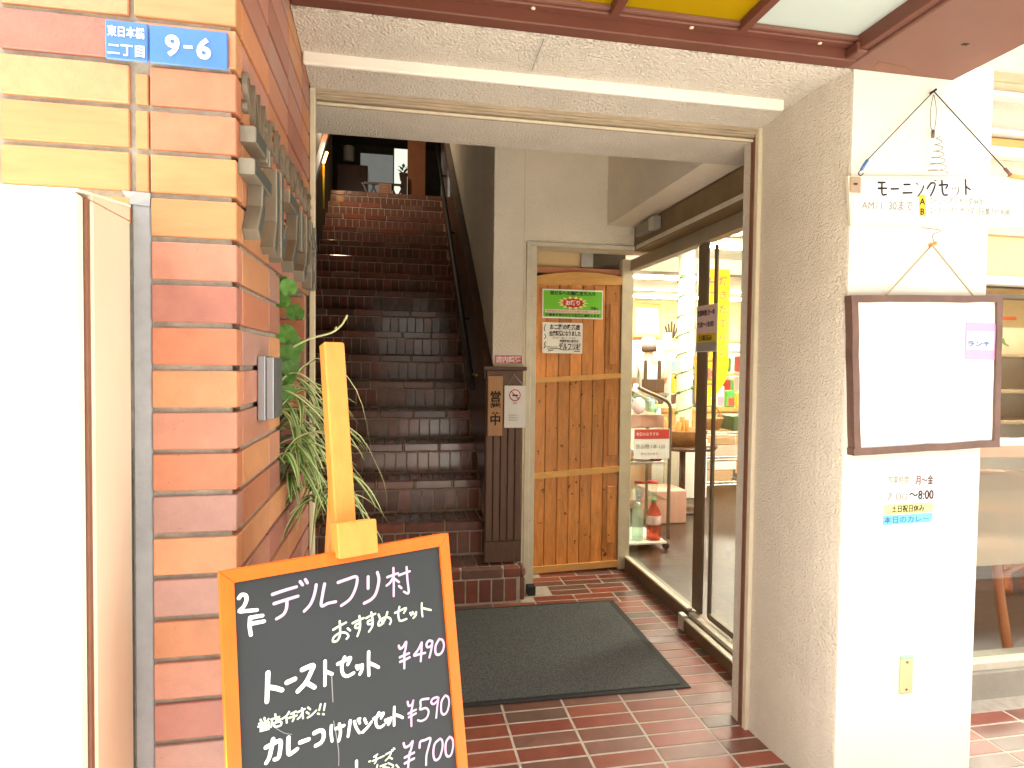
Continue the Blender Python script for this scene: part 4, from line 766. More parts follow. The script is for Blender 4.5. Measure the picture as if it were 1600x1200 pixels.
gs = thing('back_shelf', 'tall shelf packed with small colourful goods along the rear of the shop', 'shelf', (4.4, 10.4, 0))
for z in (.15, .5, .85, 1.2): box('board', gs, (3.5, 6.9), (10.3, 10.62), (z, z + .025), M_doorrail, .003)
for i in range(64):
    x = 3.58 + (i % 16) * .205; z = (.175, .525, .875, 1.225)[i // 16]; c = pc[(i * 5 + i // 16) % 7]
    box('goods', gs, (x - .075, x + .075), (10.34, 10.5), (z + .001, z + random.uniform(.12, .27)), mat('packet_' + c[0].replace(' ', '_'), c[1], .5), .015)
for i, (x, y, h, mm, lab) in enumerate(((2.20, 5.55, .46, M_carton, 'tall brown carton on the shop floor behind the trolley'), (2.28, 5.0, .30, M_peach, 'low peach carton on the shop floor behind the trolley'), (2.95, 5.9, .62, M_shopwhite, 'white box stand beside the cream column'))):
    tag(box('floor_carton', None, (x - .16, x + .16), (y - .16, y + .16), (.021, h), mm, .006), lab, 'box')

# shop worker
pe = thing('person', 'shop worker in a white cap, white shirt and brown apron seen from behind', 'person', (3.42, 7.95, .02))
def skin_mesh(name, par, verts, edges, radii, m, root=0, sub=2):
    me = bpy.data.meshes.new(name); me.from_pydata(verts, edges, []); o = bpy.data.objects.new(name, me); COL.objects.link(o)
    o.modifiers.new('skin', 'SKIN')
    for i, r in enumerate(radii): me.skin_vertices[0].data[i].radius = (r, r) if not isinstance(r, tuple) else r
    for i in range(len(verts)): me.skin_vertices[0].data[i].use_root = (i == root)
    ss = o.modifiers.new('sub', 'SUBSURF'); ss.levels = sub; ss.render_levels = sub
    dg = bpy.context.evaluated_depsgraph_get(); dg.update(); m2 = bpy.data.meshes.new_from_object(o.evaluated_get(dg)); bpy.data.objects.remove(o)
    m2.materials.clear(); m2.materials.append(m)
    for p in m2.polygons: p.use_smooth = True
    o2 = bpy.data.objects.new(name, m2); return _link(o2, name, par, (0, 0, 0))
px, py, pz = 3.42, 7.95, .02
V = [(0, 0, .92), (0, 0, 1.1), (0, .02, 1.3), (0, .03, 1.42), (0, .05, 1.52), (.01, .07, 1.60),
     (-.19, .02, 1.38), (-.24, .06, 1.12), (-.18, .26, 1.02), (-.15, .34, 1.02), (.19, .02, 1.38), (.25, .08, 1.12), (.20, .28, 1.03), (.17, .36, 1.03),
     (-.09, 0, .86), (-.10, -.01, .48), (-.10, 0, .07), (-.10, .13, .03), (.09, 0, .86), (.10, -.01, .48), (.10, 0, .07), (.10, .13, .03)]
Ed = [(0, 1), (1, 2), (2, 3), (3, 4), (4, 5), (2, 6), (6, 7), (7, 8), (8, 9), (2, 10), (10, 11), (11, 12), (12, 13), (0, 14), (14, 15), (15, 16), (16, 17), (0, 18), (18, 19), (19, 20), (20, 21)]
Ra = [(.15, .11), (.135, .10), (.16, .115), (.08, .07), (.055, .055), (.085, .1), .065, .048, .038, .03, .065, .048, .038, .03, .085, .06, .045, .035, .085, .06, .045, .035]
skin_mesh('body', pe, [(a + px, b + py, c + pz) for a, b, c in V], Ed, Ra, M_skin)
V2 = [V[0], V[1], V[2], (0, .03, 1.40), V[6], (-.235, .05, 1.16), V[10], (.245, .07, 1.16)]
skin_mesh('shirt', pe, [(a + px, b + py, c + pz) for a, b, c in V2], [(0, 1), (1, 2), (2, 3), (2, 4), (4, 5), (2, 6), (6, 7)], [(.165, .125), (.15, .115), (.175, .13), (.085, .075), .08, .068, .08, .068], M_cloth)
skin_mesh('trousers', pe, [(a + px, b + py, c + pz) for a, b, c in [V[0], V[14], V[15], V[16], V[18], V[19], V[20]]], [(0, 1), (1, 2), (2, 3), (0, 4), (4, 5), (5, 6)], [(.17, .13), .098, .075, .065, .098, .075, .065], M_apron)
lathe('cap', pe, [(.103, 1.60), (.108, 1.66), (.10, 1.71), (.06, 1.735), (.01, 1.74)], (px + .01, py + .075, pz), M_cloth, 18)
lathe('hair', pe, [(.095, 1.53), (.104, 1.56), (.104, 1.6), (.05, 1.61)], (px + .01, py + .055, pz), M_apron, 16)
boxes('apron_straps', pe, [((px - .13, px - .08), (py - .115, py - .10), (pz + 1.10, pz + 1.42)), ((px + .07, px + .12), (py - .115, py - .10), (pz + 1.10, pz + 1.42)), ((px - .16, px + .16), (py - .135, py - .118), (pz + .98, pz + 1.16))], M_apron, .01)

# ================================================================== upstairs, seen at the top of the stairs
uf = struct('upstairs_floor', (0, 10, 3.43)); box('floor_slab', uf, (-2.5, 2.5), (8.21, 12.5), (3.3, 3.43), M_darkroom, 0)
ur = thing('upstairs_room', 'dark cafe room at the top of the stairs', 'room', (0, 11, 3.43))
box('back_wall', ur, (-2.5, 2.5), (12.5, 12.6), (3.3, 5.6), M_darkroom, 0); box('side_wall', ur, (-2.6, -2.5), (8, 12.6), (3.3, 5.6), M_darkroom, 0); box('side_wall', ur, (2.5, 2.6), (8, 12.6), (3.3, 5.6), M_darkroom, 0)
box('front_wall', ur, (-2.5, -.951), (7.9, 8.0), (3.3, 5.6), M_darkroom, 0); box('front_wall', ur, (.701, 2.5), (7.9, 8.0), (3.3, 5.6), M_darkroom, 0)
wi = thing('upstairs_window', 'pale frosted window at the back of the upstairs room', 'window', (-.1, 11, 4.7))
M_win = mat('window_daylight', (.5, .5, .45), .8, emit=(.75, .78, .66), estr=.16); M_wind = mat('window_daylight_dim', (.3, .3, .3), .8, emit=(.55, .57, .52), estr=.035)
box('pane', wi, (-.05, .19), (11.0, 11.02), (4.30, 5.08), M_win, 0); box('dim_pane', wi, (-.62, -.07), (11.0, 11.02), (4.2, 4.96), M_wind, 0); box('frame', wi, (-.07, -.051), (10.98, 11.03), (4.2, 5.1), M_dkwood, 0)
tag(box('orange_partition', None, (.135, .37), (8.35, 8.4), (3.431, 4.5), mat('orange_brown_panel', (.36, .13, .05), .6), .004), 'orange brown partition panel at the head of the stairs', 'partition')
la = thing('lattice_gate', 'low wooden lattice gate at the head of the stairs', 'gate', (-.12, 8.25, 3.43))
for i in range(9):
    x = -.40 + i * .06; box('picket', la, (x, x + .022), (8.24, 8.255), (3.431, 3.70), M_rail, .002, (0, rad(24 if i % 2 else -24), 0))
box('rail', la, (-.42, .13), (8.225, 8.2385), (3.66, 3.69), M_rail, .002); box('post', la, (.05, .13), (8.24, 8.28), (3.431, 3.80), M_rail, .002)
mb = thing('menu_card', 'small pinkish menu card hung on the lattice gate at the stair head', 'card', (-.15, 8.2, 3.6)); box('card', mb, (-.235, -.07), (8.2, 8.205), (3.53, 3.675), mat('pinkish_card', (.55, .30, .20), .7), .001)
for i in range(3): text('lettering', mb, 'いらっしゃいませ', .022, (-.22, 8.199, 3.635 - i * .035), XR, ZU, M_apron, maxw=.13)
lmp = thing('desk_lamp', 'grey cylindrical lamp shade on a dark cabinet upstairs', 'lamp', (-.71, 9.6, 4.2)); lathe('shade', lmp, [(.075, 4.36), (.08, 4.38), (.08, 4.57), (.075, 4.58)], (-.71, 9.6, 0), mat('lamp_shade_grey', (.35, .33, .27), .8), 16); tube('stem', lmp, [(-.71, 9.6, 4.23), (-.71, 9.6, 4.37)], .015, M_blacktube)
tag(box('dark_cabinet', None, (-.86, -.42), (9.3, 9.7), (3.431, 4.23), M_rail, .01), 'dark wooden cabinet under the lamp upstairs', 'cabinet')
hpz = thing('house_plant', 'small bright green plant in front of the upstairs window', 'plant', (.1, 10.2, 4.2)); lathe('pot', hpz, [(.05, 4.3), (.07, 4.42), (.06, 4.42)], (.1, 10.2, 0), M_carton, 12); tube('stand', hpz, [(.1, 10.2, 3.431), (.1, 10.2, 4.3)], .02, M_rail)
for i in range(10):
    a = i * .63; bm = bmesh.new(); q = [Vector((0, 0, 0)), Vector((.03, .05, .03)), Vector((0, .11, .05)), Vector((-.03, .05, .03))]; vs = [bm.verts.new(Matrix.Rotation(a, 3, 'Z') @ v + Vector((.1, 10.2, 4.42 + (i % 3) * .04))) for v in q]; bm.faces.new(vs); fin('leaf', bm, mat('bright_plant', (.2, .5, .05), .5), hpz)
_l = bpy.data.lights.new('stairwell_fill', 'POINT'); _l.energy = 4.0; _l.color = (1, .82, .6); _l.shadow_soft_size = .06; _lo = bpy.data.objects.new('stairwell_fill', _l); COL.objects.link(_lo); _lo.location = (-.70, 6.7, 3.9)  # added fill light that brightens the stairwell walls, no fixture of its own
wl_ = thing('rail_glint', 'warm lamp glint on the left stairwell rail, made as a small glowing tube', 'lamp', (-.74, 6.9, 3.6)); tube('glint_tube', wl_, [(-.755, 6.75, 3.44), (-.755, 7.05, 3.64)], .014, mat('warm_glow', (.8, .4, .1), .5, emit=(1, .45, .1), estr=3.0), 8); tube('bracket', wl_, [(-.785, 6.9, 3.52), (-.755, 6.9, 3.52)], .008, M_blacktube, 6)  # glowing tube stands in for a lamp's reflection on the rail

# ================================================================== signs hung on the white pillar
mp = thing('morning_menu_board', 'cream board with big black hand lettering hung by wires on the white pillar', 'sign', (1.65, 1.67, 1.87))
prism('board', mp, [(1.343, 1.6645, 1.935), (1.87, 1.6645, 1.968), (1.985, 1.6645, 1.972), (1.985, 1.6645, 1.812), (1.358, 1.6645, 1.785)], (0, .010, 0), mat('cream_board', (.80, .74, .58), .6, spots=(12, .73, (.6, .5, .35))))
prism('title_paper', mp, [(1.393, 1.6635, 1.925), (1.843, 1.6635, 1.951), (1.845, 1.6635, 1.902), (1.393, 1.6635, 1.870)], (0, .0008, 0), M_whiteink)
prism('price_paper', mp, [(1.366, 1.6632, 1.882), (1.983, 1.6632, 1.905), (1.982, 1.6632, 1.822), (1.370, 1.6632, 1.795)], (0, .0008, 0), M_whiteink)
writing('brush_lettering', mp, [(a * 1.45, b) for _, a, b in MORNING], (0, 1.6628, 0), XR, ZU, (0, -1, 0), M_ink, .0005)
prism('yellow_tab', mp, [(1.592, 1.6625, 1.893), (1.616, 1.6625, 1.894), (1.622, 1.6625, 1.828), (1.598, 1.6625, 1.827)], (0, .0005, 0), M_yellow)
UT = Vector((1, 0, .037)).normalized()
text('lettering', mp, 'A', .028, (1.596, 1.6622, 1.863), UT, ZU, M_ink, bold=.0003); text('lettering', mp, 'B', .028, (1.60, 1.6622, 1.832), UT, ZU, M_ink, bold=.0003)
text('lettering', mp, 'AM11', .032, (1.392, 1.6625, 1.838), UT, ZU, M_greyink, maxw=.07); text('lettering', mp, '30まで', .034, (1.487, 1.6625, 1.841), UT, ZU, M_greyink, bold=.0002, maxw=.085)
text('lettering', mp, 'コーヒー パン サラダ ¥470', .026, (1.63, 1.6625, 1.868), UT, ZU, M_greyink, maxw=.2); text('lettering', mp, 'コーヒー パン サラダ 目玉焼き付 ¥580', .026, (1.63, 1.6625, 1.838), UT, ZU, M_greyink, maxw=.305)
box('brown_bracket', mp, (1.349, 1.386), (1.660, 1.6642), (1.885, 1.932), mat('faded_brown', (.42, .30, .20), .7), .003)
lathe('screw', mp, [(.006, 0), (.005, .003)], (0, 0, 0), M_ink, 8).location = Vector((-.285, -.012, .04))
tube('end_peg', mp, [(1.93, 1.665, 1.975), (1.99, 1.663, 1.972)], .008, M_doorrail, 8)
tube('nail', mp, [(1.636, 1.68, 2.212), (1.636, 1.655, 2.217)], .0035, M_ink, 6)
tube('wire', mp, [(1.634, 1.664, 2.213), (1.405, 1.661, 1.985)], .0017, M_ink, 5); tube('wire', mp, [(1.638, 1.664, 2.213), (1.905, 1.661, 1.995), (1.945, 1.661, 1.975)], .0017, M_ink, 5)
tube('clasp', mp, [(1.405, 1.660, 1.985), (1.385, 1.660, 1.955)], .005, M_blue, 6); tube('hook', mp, smooth_pts([(1.385, 1.66, 1.955), (1.374, 1.658, 1.945), (1.380, 1.658, 1.936), (1.392, 1.66, 1.944)]), .0017, M_ink, 5)
tube('clasp', mp, [(1.905, 1.660, 1.995), (1.928, 1.660, 1.976)], .005, M_redrail, 6)
sp = thing('wire_spiral', 'thin wire spiral cone dangling from the nail on the white pillar', 'ornament', (1.64, 1.66, 2.1))
tube('loop', sp, smooth_pts([(1.637, 1.666, 2.205), (1.627, 1.664, 2.16), (1.628, 1.664, 2.11), (1.637, 1.664, 2.095), (1.645, 1.664, 2.11), (1.647, 1.664, 2.16), (1.639, 1.666, 2.205)]), .0011, M_bronze, 5)
tube('wrap', sp, [(1.638, 1.664, 2.095), (1.638, 1.664, 2.072)], .005, M_bronze, 6)
cp = []
for i in range(90):
    a = i * .42; r = .006 + .0003 * i; cp.append((1.640 + r * math.cos(a), 1.645 + r * .55 * math.sin(a), 2.072 - i * .0013))
tube('spiral', sp, cp, .0011, M_bronze, 5)

wb = thing('framed_white_board', 'blank white board in a rough dark wood frame hung on the white pillar', 'notice board', (1.64, 1.66, 1.33))
prism('white_panel', wb, [(1.372, 1.655, 1.562), (1.895, 1.655, 1.575), (1.898, 1.655, 1.115), (1.390, 1.655, 1.102)], (0, .008, 0), M_whiteink)
def wavy(p, q, n, amp): return [Vector(p).lerp(Vector(q), i / n) + Vector((random.uniform(-amp, amp), 0, random.uniform(-amp, amp))) for i in range(n + 1)]
def fbar(a, b, wdt, side):
    A = wavy(a, b, 8, .0014); dd = (Vector(b) - Vector(a)).normalized(); nn = Vector((-dd.z, 0, dd.x)) * wdt * side
    prism('frame_bar', wb, [tuple(p) for p in A] + [tuple(p + nn + Vector((random.uniform(-.001, .001), 0, random.uniform(-.001, .001)))) for p in A[::-1]], (0, .03, 0), M_framewood)
fbar((1.352, 1.646, 1.574), (1.900, 1.646, 1.589), .021, -1); fbar((1.378, 1.646, 1.084), (1.910, 1.646, 1.105), .022, 1)
fbar((1.353, 1.6465, 1.565), (1.379, 1.6465, 1.10), .022, 1); fbar((1.901, 1.6465, 1.58), (1.910, 1.6465, 1.11), .021, -1)
pn = thing('pink_note', 'pink and white note stuck at the right edge of the framed white board', 'note', (1.83, 1.65, 1.44))
box('paper', pn, (1.772, 1.889), (1.6525, 1.654), (1.384, 1.501), M_pink, 0); box('white_patch', pn, (1.775, 1.878), (1.6515, 1.6524), (1.415, 1.475), M_palepink, 0)
text('lettering', pn, '本日のカレー', .022, (1.778, 1.6512, 1.449), XR, ZU, M_whiteink, maxw=.09); text('lettering', pn, 'ランチ', .02, (1.778, 1.651, 1.427), XR, ZU, M_blue, bold=.0005, maxw=.085)
st_ = thing('board_string', 'thin brown string hanging the framed board from a peg on the pillar', 'string', (1.64, 1.66, 1.66))
tube('string', st_, [(1.475, 1.652, 1.575), (1.652, 1.668, 1.742), (1.80, 1.652, 1.580)], .0026, mat('jute', (.42, .33, .18), .9), 5); tube('peg', st_, [(1.653, 1.68, 1.742), (1.653, 1.655, 1.745)], .006, M_doorrail, 8)
tube('loose_end', st_, smooth_pts([(1.653, 1.66, 1.745), (1.640, 1.655, 1.77), (1.665, 1.652, 1.785), (1.60, 1.655, 1.79)]), .0012, M_bronze, 5)
op = thing('opening_hours_sheet', 'opening hours sheet with pink yellow and blue blocks below the framed board', 'poster', (1.60, 1.675, .94))
prism('sheet', op, [(1.518, 1.6748, 1.026), (1.700, 1.6748, 1.032), (1.690, 1.6748, .862), (1.508, 1.6748, .856)], (0, .001, 0), M_whiteink)
prism('pink_block', op, [(1.607, 1.6743, 1.027), (1.699, 1.6743, 1.030), (1.695, 1.6743, .930), (1.662, 1.6743, .930), (1.660, 1.6743, .966), (1.605, 1.6743, .966)], (0, .0004, 0), M_palepink)
prism('yellow_block', op, [(1.513, 1.6743, .924), (1.695, 1.6743, .926), (1.693, 1.6743, .894), (1.512, 1.6743, .890)], (0, .0004, 0), M_paleyellow)
prism('blue_block', op, [(1.511, 1.6743, .889), (1.693, 1.6743, .893), (1.690, 1.6743, .863), (1.509, 1.6743, .858)], (0, .0004, 0), M_cyan)
text('lettering', op, '営業時間', .026, (1.525, 1.674, .992), XR, ZU, M_greyink, maxw=.075); text('lettering', op, '月〜金', .032, (1.625, 1.6738, .987), XR, ZU, M_ink, maxw=.065)
text('lettering', op, '7:00', .036, (1.522, 1.674, .936), XR, ZU, M_greyink, maxw=.075); text('lettering', op, '〜8:00', .040, (1.603, 1.6738, .938), XR, ZU, M_ink, bold=.0004, maxw=.09)
text('lettering', op, '土日祝日休み', .025, (1.54, 1.6738, .900), XR, ZU, M_ink, bold=.0003, maxw=.12); text('lettering', op, '本日のカレー', .024, (1.514, 1.6738, .866), XR, ZU, M_blue, bold=.0003, maxw=.165)
bxp = thing('wall_switch_plate', 'small beige cover plate with two screws low on the white pillar', 'cover plate', (1.604, 1.67, .375))
box('back_box', bxp, (1.571, 1.640), (1.672, 1.6762), (.310, .442), M_white, .003); box('plate', bxp, (1.584, 1.631), (1.664, 1.6718), (.316, .425), mat('beige_plastic', (.70, .52, .28), .5), .004)
box('green_top', bxp, (1.584, 1.631), (1.664, 1.6718), (.4255, .438), mat('pale_green_plastic', (.35, .62, .40), .5), .002)
for z in (.330, .418): tube('screw', bxp, [(1.606, 1.664, z), (1.606, 1.6625, z)], .004, M_bronze, 8)

# ================================================================== shop window on the far right
ww = thing('window_wall', 'beige wall bands above the shop window at far right', 'wall', (2.6, 2.15, 2.2))
def band(nm, z0, z1, y, m, bv=.003): box(nm, ww, (1.872, 6), (y, 2.30), (z0, z1), m, bv)
band('soffit_band', 2.545, 2.75, 2.00, M_plaster); band('fascia', 2.487, 2.544, 1.99, M_cream); band('trim', 2.437, 2.4865, 2.06, M_cream); band('white_moulding', 2.420, 2.4365, 2.03, M_batten)
band('stucco_band', 2.301, 2.4195, 2.08, M_plaster); band('rail_band', 2.282, 2.3005, 2.05, M_batten); band('gap', 2.272, 2.2815, 2.10, M_dkwood, 0); band('wood_strip', 2.237, 2.2715, 2.07, M_doorrail); band('white_strip', 2.20, 2.2365, 2.06, M_batten)
band('blind_box', 2.06, 2.1995, 2.10, M_creamgrey); band('valance', 2.037, 2.0595, 2.075, M_batten); band('cream_panel', 1.90, 2.0365, 2.10, M_cream); band('roller_blind', 1.735, 1.8995, 2.115, M_shopwall)
rb = thing('red_sign_edge', 'bright red edge of a sign board at the upper right corner', 'sign', (2.5, 1.75, 2.6)); box('panel', rb, (2.42, 3.3), (1.62, 1.999), (2.555, 2.60), mat('bright_red', (.72, .06, .03), .5), .003); box('cap', rb, (2.415, 3.3), (1.615, 1.999), (2.6005, 2.615), M_batten, .002)
swn = thing('shop_window', 'large shop window with frosted lower film at far right', 'window', (2.8, 2.1, 0))
box('kerb', swn, (1.872, 6), (2.082, 2.26), (-.01, .110), M_concrete, .004); box('bottom_frame', swn, (1.872, 6), (2.098, 2.15), (.1105, .142), M_creamgrey, .002)
box('top_frame', swn, (1.872, 6), (2.098, 2.15), (1.70, 1.7345), M_batten, .002); box('mid_rail', swn, (1.872, 6), (2.10, 2.15), (1.645, 1.662), M_bronze, .002)
for z0, z1, mm, nm in ((.1425, .5395, M_glass, 'lower_pane'), (.540, .93, M_frost, 'frosted_pane'), (.9305, 1.6445, M_glass, 'upper_pane')): box(nm, swn, (1.875, 5.99), (2.12, 2.126), (z0, z1), mm, 0)
box('counter_rail', swn, (1.88, 5.9), (2.14, 2.40), (.985, 1.035), mat('pinkish_wood', (.52, .26, .15), .5), .004)
def bent_chair(x, y, rz, label):
    t = thing('wooden_chair', label, 'chair', (x, y, .02), 'chairs inside the right window'); t.rotation_euler = (0, 0, rz)
    def tb(nm, pts, r): 
        pts = [(x + a, y + b, .02 + c) for a, b, c in pts]; return tube(nm, t, pts, r, M_chair, 8)
    for sx in (-1, 1):
        tb('leg', smooth_pts([(sx * .17, -.17, .44), (sx * .185, -.20, .24), (sx * .22, -.25, 0)]), .021); tb('leg', smooth_pts([(sx * .16, .17, .86), (sx * .16, .18, .44), (sx * .18, .2, .22), (sx * .22, .27, 0)]), .021)
    tb('stretcher', [(-.16, -.18, .36), (.16, -.18, .36)], .014); tb('back_rail', smooth_pts([(-.16, .17, .84), (0, .2, .87), (.16, .17, .84)]), .024); tb('back_rail', smooth_pts([(-.16, .175, .64), (0, .2, .66), (.16, .175, .64)]), .018)
    o = lathe('seat', t, [(.02, .43), (.2, .435), (.215, .455), (.20, .475), (.02, .478)], (x, y, .02), M_chair, 20)
    return t
bent_chair(2.86, 2.62, rad(25), 'bentwood orange chair with curved legs nearest the right window glass'); bent_chair(3.75, 3.3, rad(-70), 'bentwood orange chair farther back inside the right window')
tb_ = thing('cafe_table', 'grey cafe table behind the frosted window film', 'table', (4.3, 2.9, 0)); lathe('table_top', tb_, [(.36, .69), (.37, .70), (.37, .72), (.02, .72)], (4.3, 2.9, 0), M_creamgrey, 28); tube('leg', tb_, [(4.3, 2.9, .02), (4.3, 2.9, .69)], .035, M_silver); lathe('foot', tb_, [(.24, 0), (.24, .02), (.05, .04)], (4.3, 2.9, .02), M_silver)
M_palewood = mat('pale_shelf_wood', (.62, .47, .30), .5)
sc_ = thing('bread_showcase', 'wooden bread display shelves lit behind the right window', 'shelf', (3.6, 3.9, 0))
for z in (.95, 1.18, 1.45): box('shelf_board', sc_, (3.1, 5.2), (3.8, 4.2), (z, z + .03), M_palewood, .004)
for x in (3.1, 4.1, 5.17): box('upright', sc_, (x, x + .03), (3.8, 4.2), (.02, 1.75), M_doorrail, .003)
box('back_panel', sc_, (3.13, 5.17), (4.18, 4.2), (.02, 1.7), M_shopwhite, 0)
lb_ = ['first', 'second', 'third', 'fourth', 'fifth', 'sixth']
for i in range(12):
    x = 3.2 + (i % 6) * .145; z = (.98, 1.21)[i // 6]
    bm = bmesh.new(); bmesh.ops.create_icosphere(bm, subdivisions=2, radius=.055)
    for v in bm.verts: v.co = Vector((v.co.x * 1.1, v.co.y * 1.3, v.co.z * .75)) + Vector((random.uniform(-.004, .004),) * 3)
    bmesh.ops.translate(bm, vec=(x, 3.9, z + .042), verts=bm.verts); tag(fin('bread_roll', bm, M_bread, None, True), f"golden bread roll, {lb_[i % 6]} from the left on the {'lower' if i < 6 else 'middle'} display shelf", 'bread', 'bread rolls on the display shelves')
pd_ = thing('orange_pendant_frame', 'thin orange wooden lamp frame hanging inside the right window', 'ornament', (2.62, 2.45, 1.5)); tube('cross_bar', pd_, [(2.54, 2.45, 1.60), (2.90, 2.45, 1.60)], .010, M_orange, 6); tube('upright', pd_, [(2.635, 2.45, 1.66), (2.635, 2.45, 1.45)], .009, M_orange, 6); tube('cord', pd_, [(2.635, 2.45, 1.66), (2.635, 2.45, 2.6)], .003, M_ink, 5)
vn = thing('hanging_vine', 'dark green vine trailing along the lamp frame inside the right window', 'plant', (2.7, 2.46, 1.5)); tube('stem', vn, smooth_pts([(2.52, 2.47, 1.50), (2.62, 2.46, 1.48), (2.74, 2.46, 1.52), (2.88, 2.46, 1.47)]), .004, M_stem, 5)
for i in range(16):
    x = 2.53 + i * .022; bm = bmesh.new(); a = random.uniform(0, 6.28); vs = [bm.verts.new(Matrix.Rotation(a, 3, 'Y') @ Vector(v) + Vector((x, 2.455, 1.495 + random.uniform(-.03, .02)))) for v in ((0, 0, 0), (.014, -.004, .016), (0, -.006, .04), (-.014, -.004, .016))]; bm.faces.new(vs); fin('leaf', bm, M_leaf, vn)

# ================================================================== canopy over the entrance
ca = thing('entrance_canopy', 'red brown canopy frame with yellow and white frosted panes overhead', 'canopy', (.6, 1.3, 2.3))
box('back_beam', ca, (-.268, 1.333), (1.632, 1.6795), (2.2605, 2.40), M_canopy, .003); box('inner_rail', ca, (-.268, 1.31), (1.602, 1.6315), (2.292, 2.33), M_canopy, .003); box('pane_ledge', ca, (-.268, 1.31), (1.59, 1.6018), (2.300, 2.3105), M_canopyb, .001)
box('side_board', ca, (1.334, 1.718), (.62, 1.6795), (2.2605, 2.32), M_canopyb, .004); box('side_rail', ca, (1.305, 1.3335), (.62, 1.6018), (2.270, 2.34), M_canopy, .003); box('front_beam', ca, (-.268, 1.3335), (.55, .6195), (2.25, 2.40), M_canopy, .003)
box('corner_block', ca, (1.296, 1.3325), (1.58, 1.6312), (2.262, 2.291), M_canopy, .004)
bars = [-.20, .178, .555, .932]
for x in bars: box('cross_bar', ca, (x, x + .026), (.62, 1.6018), (2.286, 2.33), M_canopy, .002)
for i, x in enumerate(bars):
    x1 = bars[i + 1] if i < 3 else 1.305
    box('pane', ca, (x + .02, x1 + .004), (.61, 1.6), (2.312, 2.318), M_cang_w if i == 3 else M_cang_y, 0)
for x, y in ((.80, 1.617), (1.2, 1.617), (.35, 1.617)): lathe('rivet', ca, [(.001, 2.288), (.006, 2.289), (.007, 2.292)], (x, y, 0), M_cream, 8)
prism('torn_patch', ca, [(1.40, 1.62, 2.2596), (1.50, 1.63, 2.2596), (1.56, 1.66, 2.2596), (1.46, 1.672, 2.2596), (1.41, 1.655, 2.2596)], (0, 0, .0006), M_redrail)
box('hole', ca, (1.548, 1.566), (1.48, 1.49), (2.2592, 2.2602), M_ink, 0)

# ================================================================== plates and letters on the brick wall
ap1 = thing('district_plate', 'small blue enamel district name plate on the upper brick wall', 'sign', (-.44, 1.135, 1.877)); Ur = Vector((1, 0, -.004)).normalized()
box('plate', ap1, (-.4725, -.4075), (1.134, 1.1385), (1.8455, 1.9095), M_blue, .002)
text('lettering', ap1, '東日本橋', .0185, (-.4685, 1.1335, 1.884), XR, ZU, M_whiteink, bold=.00028, maxw=.056); text('lettering', ap1, '二丁目', .021, (-.468, 1.1335, 1.854), XR, ZU, M_whiteink, bold=.00035, maxw=.055)
ap2 = thing('number_plate', 'wide blue enamel plate reading 9-6 on the upper brick wall', 'sign', (-.345, 1.135, 1.877)); box('plate', ap2, (-.4062, -.2835), (1.134, 1.1385), (1.8455, 1.9085), M_blue, .002)
text('lettering', ap2, '9', .046, (-.370, 1.1335, 1.861), XR, ZU, M_whiteink, bold=.0014, align='CENTER'); text('lettering', ap2, '6', .046, (-.3215, 1.1335, 1.8605), XR, ZU, M_whiteink, bold=.0014, align='CENTER')
box('dash', ap2, (-.3525, -.339), (1.1328, 1.1337), (1.8745, 1.8790), M_whiteink, 0)
sg = thing('shop_name_letters', 'large raised metal katakana letters on the side of the brick wall', 'sign lettering', (-.25, 1.6, 1.69), )
LT = [[[(.06, .86), (.66, .86), (.66, 1.0), (.06, 1.0)], [(0, .56), (.96, .56), (.96, .70), (0, .70)], [(.44, .5605), (.62, .5605), (.56, .30), (.30, .02), (.16, .10), (.40, .36)], [(.70, .84), (.78, .84), (.74, 1.0), (.66, 1.0)], [(.86, .84), (.94, .84), (.90, 1.0), (.82, 1.0)]],
      [[(.16, .92), (.34, .92), (.32, .36), (.14, .02), (0, .08), (.17, .38)], [(.50, .98), (.68, .98), (.68, .28), (.94, .48), (1.0, .34), (.62, .0), (.50, .04)]],
      [[(.04, .78), (.96, .78), (.96, .94), (.04, .94)], [(.78, .7795), (.96, .7795), (.86, .36), (.44, .0), (.30, .12), (.68, .44)]],
      [[(.12, .38), (.30, .38), (.30, .94), (.12, .94)], [(.70, .96), (.88, .96), (.88, .44), (.66, .12), (.40, .0), (.32, .14), (.56, .26), (.70, .48)]],
      [[(.20, 0), (.33, 0), (.33, 1.0), (.20, 1.0)], [(0, .68), (.1995, .68), (.1995, .80), (0, .80)], [(.3305, .68), (.48, .68), (.48, .80), (.3305, .80)], [(.1995, .66), (.1995, .50), (.06, .22), (0, .32)], [(.3305, .62), (.3305, .48), (.46, .36), (.50, .46)], [(.52, .66), (.76, .66), (.76, .78), (.52, .78)], [(.7605, 1.0), (.90, 1.0), (.90, .04), (.68, .0), (.66, .12), (.7605, .14)], [(.9005, .66), (1.0, .66), (1.0, .78), (.9005, .78)], [(.56, .52), (.66, .56), (.72, .34), (.62, .30)]]]
